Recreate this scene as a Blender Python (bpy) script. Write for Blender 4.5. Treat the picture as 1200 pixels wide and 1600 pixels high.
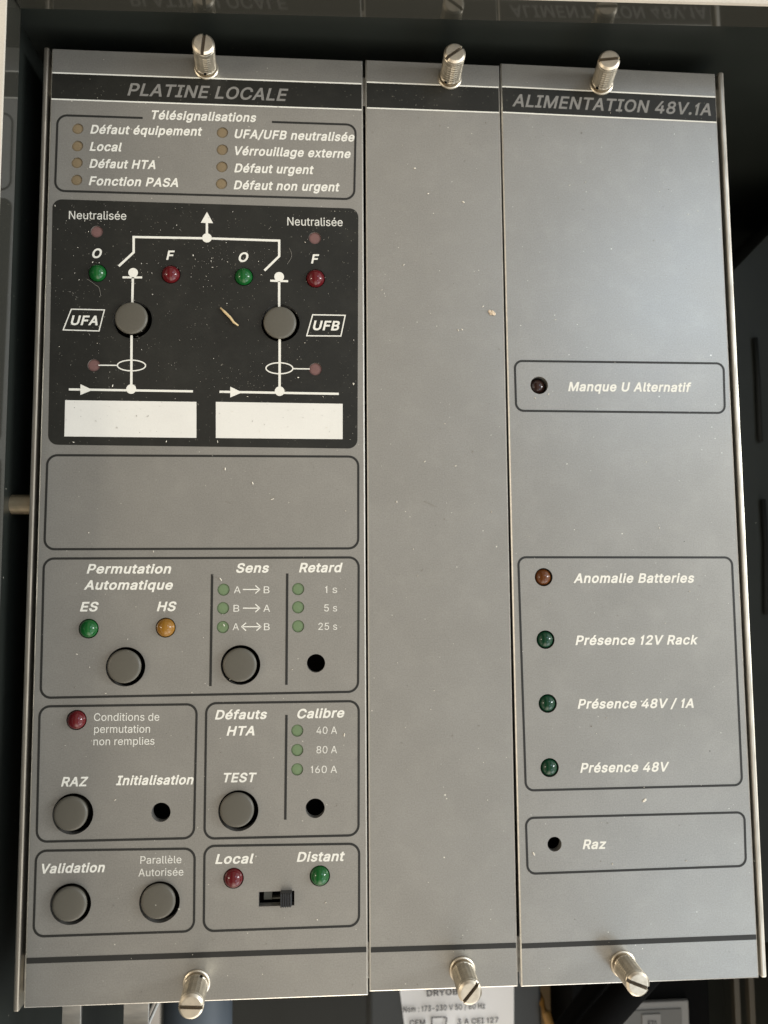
import bpy, bmesh, math, random
from mathutils import Vector, Matrix
from mathutils.geometry import delaunay_2d_cdt
random.seed(7)
S = 0.001                      # every number below is in millimetres
scene = bpy.context.scene
C = scene.collection
for o in list(bpy.data.objects):
    bpy.data.objects.remove(o)

# ------------------------------------------------------------------ camera
cam = bpy.data.cameras.new('camera')
cam_ob = bpy.data.objects.new('camera', cam)
C.objects.link(cam_ob)
cam.sensor_fit = 'VERTICAL'
cam.sensor_height = 36.0
cam.sensor_width = 27.0
cam.lens = 36.0 * 1207.44 / 1600
cam.clip_start = 0.005
cam.clip_end = 20
cam_ob.matrix_world = Matrix((
    (0.99785945, 0.00195632, -0.06536575, -9.661 * S),
    (-0.00758677, 0.99626617, -0.08600092, -21.330 * S),
    (0.06495344, 0.08631275, 0.99414846, 215.050 * S),
    (0, 0, 0, 1)))
cam.dof.use_dof = True
cam.dof.focus_distance = 0.2135
cam.dof.aperture_fstop = 12.5
scene.camera = cam_ob

# ------------------------------------------------------------------ light
scene.view_settings.view_transform = 'Standard'
scene.view_settings.look = 'None'
scene.view_settings.gamma = 1
scene.view_settings.use_curve_mapping = False
scene.view_settings.exposure = 0.0
world = bpy.data.worlds.new('World')
scene.world = world
world.use_nodes = True
wn, wl = world.node_tree.nodes, world.node_tree.links
bgn = wn['Background']
# the room round the photographer: dim on the left, warm ahead, daylight from the windows on the right
wtc = wn.new('ShaderNodeTexCoord')
wsep = wn.new('ShaderNodeSeparateXYZ')
wl.new(wtc.outputs['Generated'], wsep.inputs[0])
wmap = wn.new('ShaderNodeMapRange')
wmap.inputs[1].default_value, wmap.inputs[2].default_value = -1, 1
wl.new(wsep.outputs[0], wmap.inputs[0])
ramp = wn.new('ShaderNodeValToRGB')
wl.new(wmap.outputs[0], ramp.inputs[0])
ROOM = [(-1.0, 1.5, (1, .86, .68)), (-0.62, 0.42, (1, .87, .72)), (-0.36, 0.06, (1, .90, .76)), (-0.14, 0.48, (1, .90, .765)),
        (0.06, 0.84, (1, .90, .765)), (0.22, 0.60, (1, .935, .84)), (0.38, 0.44, (.92, .97, 1.05)), (0.70, 1.75, (.95, .99, 1)), (1.0, 1.9, (1, .97, .92))]
cr = ramp.color_ramp
while len(cr.elements) < len(ROOM):
    cr.elements.new(0.5)
for e, (x, v, c) in zip(cr.elements, ROOM):
    e.position = (x + 1) / 2
for e, (x, v, c) in zip(cr.elements, ROOM):
    e.color = (c[0] * v, c[1] * v, c[2] * v, 1)
wl.new(ramp.outputs[0], bgn.inputs[0])
wfl = wn.new('ShaderNodeMapRange')          # added unseen glow from below, brightens the rating label
for k_, v_ in ((1, -0.56), (2, -0.9), (3, 1.0), (4, 5.0)):
    wfl.inputs[k_].default_value = v_
wl.new(wsep.outputs[1], wfl.inputs[0])
wl.new(wfl.outputs[0], bgn.inputs[1])


def area(name, loc, target, size, size_y, power, col):
    l = bpy.data.lights.new(name, 'AREA')
    l.shape = 'RECTANGLE'
    l.size, l.size_y, l.energy, l.color = size, size_y, power, col
    o = bpy.data.objects.new(name, l)
    C.objects.link(o)
    o.location = loc
    o.rotation_euler = (Vector(target) - Vector(loc)).to_track_quat('-Z', 'Y').to_euler()
    return o


area('window_light', (0.95, 0.10, 0.50), (0.05, 0, 0), 0.17, 0.36, 6.5, (0.93, 0.97, 1.0))
area('sky_light', (0.66, 0.50, 1.15), (0.08, 0.05, 0), 0.32, 0.34, 1.2, (0.72, 0.93, 1.22))
area('low_window_light', (0.66, -0.68, 1.10), (0.08, -0.08, 0), 0.34, 0.34, 0.85, (0.76, 0.95, 1.18))
area('lamp_light', (-0.55, 0.0, 0.42), (-0.05, 0, 0), 0.08, 0.14, 0.8, (1.0, 0.88, 0.70))

# ------------------------------------------------------------------ measured layout (mm on the panel plane)
PLATES = {
  0: [(-89.98, 131.04), (-0.83, 130.77), (-0.75, -131.41), (-89.55, -131.0)],
  1: [(0.02, 131.11), (39.87, 130.82), (39.6, -130.84), (-0.32, -130.54)],
  2: [(40.27, 131.54), (106.19, 130.67), (106.67, -131.28), (40.47, -130.96)],
}
TEXTS = [
  (0, 'PLATINE LOCALE', 'T', -68.45, 117.4, -22.51, 117.25, 3.8),
  (0, 'Télésignalisations', 'bi', -61.47, 110.49, -31.7, 110.59, 2.72),
  (0, 'Défaut équipement', 'bi', -78.59, 105.62, -47.09, 105.94, 2.69),
  (0, 'Local', 'bi', -78.64, 100.51, -69.63, 100.55, 2.67),
  (0, 'Défaut HTA', 'bi', -78.6, 95.44, -60.12, 95.58, 2.66),
  (0, 'Fonction PASA', 'bi', -78.65, 90.33, -53.66, 90.43, 2.65),
  (0, 'UFA/UFB neutralisée', 'bi', -37.89, 105.55, -3.29, 105.55, 2.72),
  (0, 'Vérrouillage externe', 'bi', -37.75, 100.44, -4.43, 100.45, 2.71),
  (0, 'Défaut urgent', 'bi', -37.89, 95.25, -15.09, 95.31, 2.69),
  (0, 'Défaut non urgent', 'bi', -38.02, 90.17, -7.62, 90.3, 2.68),
  (0, 'Neutralisée', 'r', -83.83, 80.23, -67.98, 80.37, 2.38),
  (0, 'Neutralisée', 'r', -22.67, 79.8, -6.83, 79.91, 2.42),
  (0, 'O', 'bi', -77.11, 69.01, -74.47, 69.06, 2.79),
  (0, 'F', 'bi', -56.67, 68.9, -54.28, 68.95, 2.72),
  (0, 'O', 'bi', -36.39, 68.7, -33.63, 68.76, 2.82),
  (0, 'F', 'bi', -15.9, 68.64, -13.53, 68.68, 2.74),
  (0, 'UFA', 'bi', -82.49, 49.67, -75.14, 49.68, 2.75),
  (0, 'UFB', 'bi', -15.35, 49.13, -7.76, 49.1, 2.8),
  (0, 'Permutation', 'bi', -76.49, -19.33, -53.89, -19.49, 2.59),
  (0, 'Automatique', 'bi', -77.14, -23.68, -53.36, -23.88, 2.58),
  (0, 'ES', 'bi', -78.01, -29.53, -73.09, -29.55, 2.58),
  (0, 'HS', 'bi', -57.6, -29.66, -52.33, -29.68, 2.6),
  (0, 'Sens', 'bi', -36.33, -19.41, -27.35, -19.43, 2.64),
  (0, 'Retard', 'bi', -19.2, -19.42, -7.09, -19.47, 2.65),
  (0, 'A', 'r', -36.91, -24.98, -35.07, -24.99, 1.89),
  (0, 'B', 'r', -28.82, -25.05, -27.2, -25.06, 1.89),
  (0, 'B', 'r', -36.99, -30.01, -35.39, -30.02, 1.87),
  (0, 'A', 'r', -28.9, -30.09, -27.03, -30.11, 1.88),
  (0, 'A', 'r', -37.18, -35.0, -35.44, -35.02, 1.87),
  (0, 'B', 'r', -28.71, -35.1, -27.11, -35.12, 1.88),
  (0, '1 s', 'r', -11.98, -25.11, -8.66, -25.14, 1.93),
  (0, '5 s', 'r', -12.27, -30.17, -8.68, -30.21, 1.93),
  (0, '25 s', 'r', -13.85, -35.2, -8.69, -35.23, 1.92),
  (0, 'Conditions de', 'r', -73.6, -58.58, -56.42, -58.84, 2.02),
  (0, 'permutation', 'r', -73.49, -61.73, -58.81, -61.94, 2.02),
  (0, 'non remplies', 'r', -73.58, -64.95, -57.57, -65.11, 2.01),
  (0, 'RAZ', 'bi', -81.71, -75.46, -74.67, -75.55, 2.48),
  (0, 'Initialisation', 'bi', -67.46, -75.48, -47.14, -75.74, 2.5),
  (0, 'Défauts', 'bi', -41.68, -58.84, -27.7, -58.95, 2.55),
  (0, 'HTA', 'bi', -38.53, -63.18, -31.04, -63.25, 2.54),
  (0, 'TEST', 'bi', -39.21, -75.42, -30.36, -75.55, 2.51),
  (0, 'Calibre', 'bi', -19.56, -58.99, -6.76, -58.94, 2.56),
  (0, '40 A', 'r', -14.39, -63.18, -8.79, -63.26, 1.93),
  (0, '80 A', 'r', -14.39, -68.33, -8.8, -68.42, 1.92),
  (0, '160 A', 'r', -15.88, -73.52, -8.81, -73.62, 1.91),
  (0, 'Validation', 'bi', -86.05, -97.52, -69.84, -97.66, 2.47),
  (0, 'Parallèle', 'r', -60.72, -95.81, -50.03, -95.99, 1.93),
  (0, 'Autorisée', 'r', -61.16, -99.02, -49.45, -99.15, 1.92),
  (0, 'Local', 'bi', -41.19, -96.47, -31.05, -96.63, 2.55),
  (0, 'Distant', 'bi', -19.65, -96.6, -6.76, -96.75, 2.57),
  (2, 'ALIMENTATION 48V.1A', 'T', 43.45, 117.92, 104.17, 116.98, 3.93),
  (2, 'Manque U Alternatif', 'bi', 57.93, 32.12, 94.65, 32.18, 2.76),
  (2, 'Anomalie Batteries', 'bi', 57.88, -22.95, 93.02, -23.16, 2.72),
  (2, 'Présence 12V Rack', 'bi', 57.94, -40.28, 93.42, -40.56, 2.68),
  (2, 'Présence 48V / 1A', 'bi', 58.06, -57.79, 91.3, -58.15, 2.64),
  (2, 'Présence 48V', 'bi', 58.25, -75.17, 83.65, -75.42, 2.64),
  (2, 'Raz', 'bi', 58.31, -95.62, 65.0, -95.7, 2.58),
]
OUTLINES = [
  (0, 'top', [(-88.08, 111.19), (-2.62, 111.05), (-3.18, 87.81), (-88.19, 88.13)]),
  (0, '', [(-88.06, 13.38), (-2.34, 13.22), (-2.47, -13.18), (-88.14, -12.99)]),
  (0, '', [(-88.17, -14.89), (-2.35, -15.07), (-2.71, -52.4), (-87.96, -52.6)]),
  (0, '', [(-88.11, -54.22), (-46.23, -54.38), (-46.53, -89.96), (-87.86, -89.75)]),
  (0, '', [(-44.31, -54.16), (-2.53, -54.31), (-2.76, -90.47), (-44.38, -90.19)]),
  (0, '', [(-87.9, -91.41), (-46.27, -92.03), (-46.21, -113.71), (-87.95, -113.58)]),
  (0, '', [(-44.33, -91.46), (-2.59, -92.06), (-2.74, -113.89), (-44.27, -113.82)]),
  (2, '', [(42.22, 41.18), (104.89, 41.11), (104.61, 25.73), (42.34, 25.99)]),
  (2, '', [(41.96, -15.29), (104.69, -15.7), (104.62, -79.91), (42.63, -79.88)]),
  (2, '', [(42.44, -86.58), (104.9, -86.7), (104.65, -101.75), (42.61, -101.95)]),
]
MIMIC = [(-88.46, 85.99), (-2.27, 85.33), (-2.87, 15.18), (-87.71, 15.99)]
FIELDS = [[(-83.43, 28.4), (-47.71, 28.2), (-47.57, 18.03), (-83.37, 18.28)], [(-42.36, 28.24), (-6.99, 27.95), (-7.02, 17.84), (-42.25, 18.01)]]
BANDS = {
  0: [[(-89.97, 123.53), (-0.83, 123.37)], [(-89.95, 115.59), (-0.83, 115.35)], [(-89.57, -118.51), (-0.76, -118.98)], [(-89.57, -119.97), (-0.75, -120.38)]],
  1: [[(0.01, 123.97), (39.86, 123.73)], [(-0.0, 115.99), (39.86, 115.83)], [(-0.31, -119.16), (39.61, -119.45)], [(-0.31, -120.53), (39.61, -120.81)]],
  2: [[(40.28, 124.01), (106.2, 123.01)], [(40.28, 115.98), (106.21, 114.98)], [(40.46, -119.71), (106.65, -119.75)], [(40.46, -121.04), (106.65, -121.1)]],
}
GAP = (-64.0, -27.2)
DIVIDERS = [[(-42.84, -19.71), (-42.96, -49.93)], [(-22.39, -19.68), (-22.52, -49.92)], [(-22.48, -57.96), (-22.7, -85.56)]]
LEDS = [
  (0, 'green', -75.6, 64.75, 2.5),
  (0, 'red', -55.32, 64.75, 2.58),
  (0, 'green', -34.94, 64.48, 2.56),
  (0, 'red', -14.62, 64.29, 2.65),
  (0, 'green', -75.57, -34.14, 2.52),
  (0, 'amber', -55.14, -34.1, 2.55),
  (0, 'red', -78.13, -58.25, 2.52),
  (0, 'red', -36.32, -100.29, 2.56),
  (0, 'green', -13.47, -100.41, 2.6),
  (2, 'black', 49.52, 33.79, 2.43),
  (2, 'brown', 49.41, -21.23, 2.42),
  (2, 'darkgreen', 49.49, -38.66, 2.44),
  (2, 'darkgreen', 49.65, -56.21, 2.44),
  (2, 'darkgreen', 49.73, -73.61, 2.44),
]
WINDOWS = [
  ('tan', -82.1, 107.04, 1.6),
  ('tan', -82.05, 101.89, 1.6),
  ('tan', -82.05, 96.91, 1.6),
  ('tan', -82.02, 91.84, 1.59),
  ('tan', -41.39, 107.18, 1.64),
  ('tan', -41.37, 102.01, 1.64),
  ('tan', -41.43, 96.87, 1.64),
  ('tan', -41.49, 91.8, 1.63),
  ('pink', -76.04, 76.77, 1.71),
  ('pink', -14.81, 76.24, 1.78),
  ('pink', -75.89, 38.32, 1.74),
  ('pink', -14.64, 37.85, 1.8),
  ('sage', -39.71, -23.98, 1.66),
  ('sage', -39.8, -29.01, 1.66),
  ('sage', -39.8, -34.14, 1.66),
  ('sage', -19.4, -23.99, 1.68),
  ('sage', -19.39, -28.98, 1.68),
  ('sage', -19.38, -34.16, 1.68),
  ('sage', -19.55, -62.21, 1.64),
  ('sage', -19.54, -67.37, 1.64),
  ('sage', -19.55, -72.47, 1.63),
]
BUTTONS = [  # hole x,y,r  cap x,y,r,height
  (-65.66, 51.45, 5.36, -65.66, 51.54, 4.5, 1.5),
  (-24.53, 51.14, 5.46, -24.6, 50.98, 4.58, 1.5),
  (-65.6, -44.41, 5.24, -65.58, -44.17, 4.41, 2),
  (-34.94, -44.4, 5.34, -35.08, -44.13, 4.49, 2),
  (-78.46, -82.58, 5.29, -78.44, -82.07, 4.35, 2.2),
  (-35.2, -82.91, 5.34, -35.45, -82.35, 4.45, 2),
  (-78.44, -105.48, 5.24, -78.32, -104.79, 4.38, 2),
  (-55.55, -105.75, 5.28, -55.61, -104.98, 4.41, 2),
]
HOLES = [
  (0, -14.5, -44.25, 2.5),
  (0, -55.57, -82.77, 2.51),
  (0, -14.72, -82.81, 2.58),
  (2, 50.56, -94.06, 1.96),
]
SLOT = [(-29.62, -103.91), (-20.23, -104.1), (-20.29, -107.82), (-29.63, -107.67)]
SLIDER = [(-23.85, -103.78), (-20.86, -103.88), (-20.88, -107.28), (-23.84, -107.22)]
SLOTGREY = [(-28.53, -105.1), (-26.38, -105.17), (-26.37, -107.67), (-28.51, -107.59)]
SCREWS = [  # base x,y  head x,y (11 mm up), slot angle
  (-46.2, 126.47, -45.25, 126.35, 84),
  (24.96, 125.95, 24.81, 126.38, 37),
  (70.74, 125.81, 69.31, 126.09, 3),
  (-45.63, -126.47, -45.17, -126.78, -5),
  (24.54, -125.85, 24.79, -126.37, 49),
  (68.58, -126.07, 68.55, -126.03, -22),
]
DIAGRAM = [
  ('line', [(-69.76, 66.81), (-65.73, 70.92), (-65.82, 75.39), (-45.45, 75.46), (-24.97, 75.21), (-24.95, 70.63), (-29.11, 66.31)], 0.65),
  ('line', [(-45.38, 75.57), (-45.46, 80.67)], 0.66),
  ('dot', [(-45.37, 75.57)], 1.35),
  ('tri', [(-45.46, 83.28), (-43.71, 79.95), (-47.16, 80.01)], 0.0),
  ('line', [(-68.64, 63.6), (-63.25, 63.67)], 0.58),
  ('line', [(-65.81, 64.31), (-65.81, 55.42)], 0.65),
  ('dot', [(-65.75, 65.01)], 1.34),
  ('line', [(-65.83, 46.97), (-65.6, 32.04)], 0.65),
  ('ring', [(-65.67, 38.34), (3.85, 1.52)], 0.33),
  ('line', [(-74.67, 38.33), (-69.45, 38.35)], 0.33),
  ('dot', [(-65.61, 31.68)], 1.36),
  ('line', [(-82.52, 31.44), (-48.7, 31.17)], 0.62),
  ('tri', [(-79.42, 32.91), (-76.07, 31.34), (-79.36, 29.89)], 0.0),
  ('line', [(-27.45, 63.37), (-22.4, 63.31)], 0.6),
  ('line', [(-24.94, 63.94), (-24.89, 54.77)], 0.67),
  ('dot', [(-24.93, 64.58)], 1.38),
  ('line', [(-24.73, 46.4), (-24.68, 31.74)], 0.67),
  ('ring', [(-24.75, 37.98), (3.76, 1.58)], 0.34),
  ('line', [(-21.01, 37.91), (-16.24, 37.88)], 0.34),
  ('dot', [(-24.67, 31.41)], 1.36),
  ('line', [(-41.39, 31.12), (-8.06, 30.79)], 0.64),
  ('tri', [(-38.41, 32.59), (-35.09, 30.99), (-38.38, 29.51)], 0.0),
  ('loop', [(-82.45, 54.19), (-73.42, 54.13), (-74.75, 48.08), (-84.5, 48.25)], 0.31),
  ('loop', [(-15.42, 53.61), (-6.18, 53.58), (-7.44, 47.52), (-17.1, 47.47)], 0.33),
]
ARROWS = [
  ('line', [(-34.47, -23.97), (-30.03, -24.01)], 0.28),
  ('line', [(-31.08, -22.91), (-29.89, -24.01), (-31.07, -25.08)], 0.28),
  ('line', [(-34.43, -29.06), (-30.0, -29.1)], 0.28),
  ('line', [(-31.05, -28.01), (-29.86, -29.1), (-31.04, -30.17)], 0.28),
  ('line', [(-34.56, -34.09), (-29.62, -34.15)], 0.28),
  ('line', [(-30.7, -33.06), (-29.52, -34.15), (-30.69, -35.21)], 0.28),
  ('line', [(-33.53, -33.03), (-34.7, -34.09), (-33.51, -35.18)], 0.28),
]
FLAKES = [(28.4, 88.03, 1.06), (18.08, 90.29, 0.75), (14.23, 97.97, 0.9), (10.76, 68.78, 0.74), (33.66, 56.82, 0.9), (26.27, 49.7, 0.74), (27.39, 49.91, 0.74), (4.96, 60.13, 0.59), (76.19, -82.96, 1.74), (-6.81, -63.56, 1.25), (-3.97, 33.68, 0.87), (34.92, -2.79, 0.59), (8.1, 0.15, 0.72), (16.18, 11.59, 0.73), (24.91, 10.33, 0.73), (21.99, 22.43, 0.59), (12.64, -13.15, 0.57), (-30.44, -94.84, 0.54), (-11.89, -107.28, 0.68), (-14.11, -111.63, 0.68), (-78.52, -40.88, 0.54), (-67.57, -79.28, 0.8), (-70.71, -51.33, 0.67), (-50.42, -107.61, 0.67), (48.21, 30.04, 0.6), (52.16, 31.19, 0.6), (106.7, -100.16, 0.44), (44.72, -96.42, 1.13), (87.34, -99.57, 0.73), (66.56, -99.79, 0.72), (-44.12, 68.83, 0.57), (-43.74, 66.96, 0.72), (-26.49, 0.9, 1.13), (-31.98, 5.37, 0.85), (-39.58, 9.31, 0.98), (-58.73, -13.49, 0.55), (-47.86, -51.55, 0.41), (-40.49, -21.12, 1.25), (-39.49, -33.65, 0.83), (-6.33, -24.03, 0.42), (-49.16, 70.42, 0.57), (-3.78, 33.69, 0.72), (-12.46, 29.93, 0.58), (-19.48, 35.38, 0.72), (-70.71, 32.54, 0.83), (-76.95, 67.81, 0.7), (-80.88, 16.69, 0.69), (-55.78, 16.97, 0.7), (-41.76, 17.02, 0.84), (87.26, 92.68, 0.47), (65.01, 95.06, 0.46), (95.79, 85.97, 0.47), (98.78, 87.03, 0.47)]
HAIRS = [[(-78.06, 62.78), (-75.92, 61.16), (-75.02, 60.44), (-74.44, 58.05)], [(-22.1, 73.05), (-21.37, 70.79), (-22.63, 68.31)], [(-42.93, -19.71), (-41.7, -20.77), (-40.48, -21.3)], [(-39.49, 0.38), (-37.73, -0.33)], [(-26.84, 1.26), (-26.13, 0.37), (-25.78, 1.97)], [(15.68, 0.32), (19.29, -1.31)], [(-78.71, -121.18), (-77.52, -122.97)], [(-84.9, -80.81), (-83.44, -80.02), (-82.1, -80.88)]]
STRAW = [(-41.28, 55.07), (-40.02, 53.79), (-38.57, 52.33), (-37.49, 50.86), (-36.23, 49.95)]
CRUMB = (36.25, 54.96)
STAINS = [(3.02, 72.63), (2.73, 56.7), (34.44, -26.69), (76.19, -82.96)]
TAB_A = (-12, [(-83.81, -134.06), (-78.77, -134.26), (-78.53, -143.41), (-83.56, -143.19)])
TAB_B = (-12, [(-67.35, -133.89), (-60.53, -134.17), (-60.34, -144.2), (-67.14, -143.91)])
WIRE = (-16, [(-58.06, -137.15), (-61.78, -145.33)])
CYL = (-60, [(-68.69, -162.19), (-45.27, -163.16)])
TBOX = (-95, [(3.94, -176.45), (70.3, -179.11), (69.82, -197.93), (3.83, -195.03)])
TLAB = (-94, [(13.47, -173.53), (59.61, -173.94), (58.4, -195.0), (17.45, -193.68)])
TTXT = (-93.7, [(25.66, -180.64), (37.76, -180.43), (16.52, -186.07), (48.07, -186.0), (18.91, -191.04), (53.18, -191.35)])
TAN = (-110, [(72.91, -184.21), (100.81, -185.31), (100.08, -207.63), (72.36, -206.41)])
AMBER = (-92, [(70.32, -185.57), (73.33, -194.55)])
STRAP = (-50, [(95.18, -152.56), (75.55, -171.45)])
STRAPB = (-60, [(82.22, -160.45), (68.73, -175.42)])
GREY = (-80, [(80.95, -177.25), (121.31, -178.68), (121.05, -196.31), (80.44, -194.48)])
GREYIN = (-79, [(103.21, -180.8), (110.25, -181.1), (109.7, -195.23), (102.69, -194.91)])
RAILS = (-90, [(146.22, -177.29), (145.2, -198.45), (152.12, -177.52), (151.06, -198.71)])
RBOX = (-60, [(137.29, 89.28), (157.7, 109.82), (166.61, 110.02), (151.2, -169.18), (125.29, -168.12)])
RSLOT = (-59, [(148.68, 67.78), (148.65, 28.35)])
RSLOT2 = (-59, [(148.53, 6.84), (147.56, -35.34)])
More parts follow.
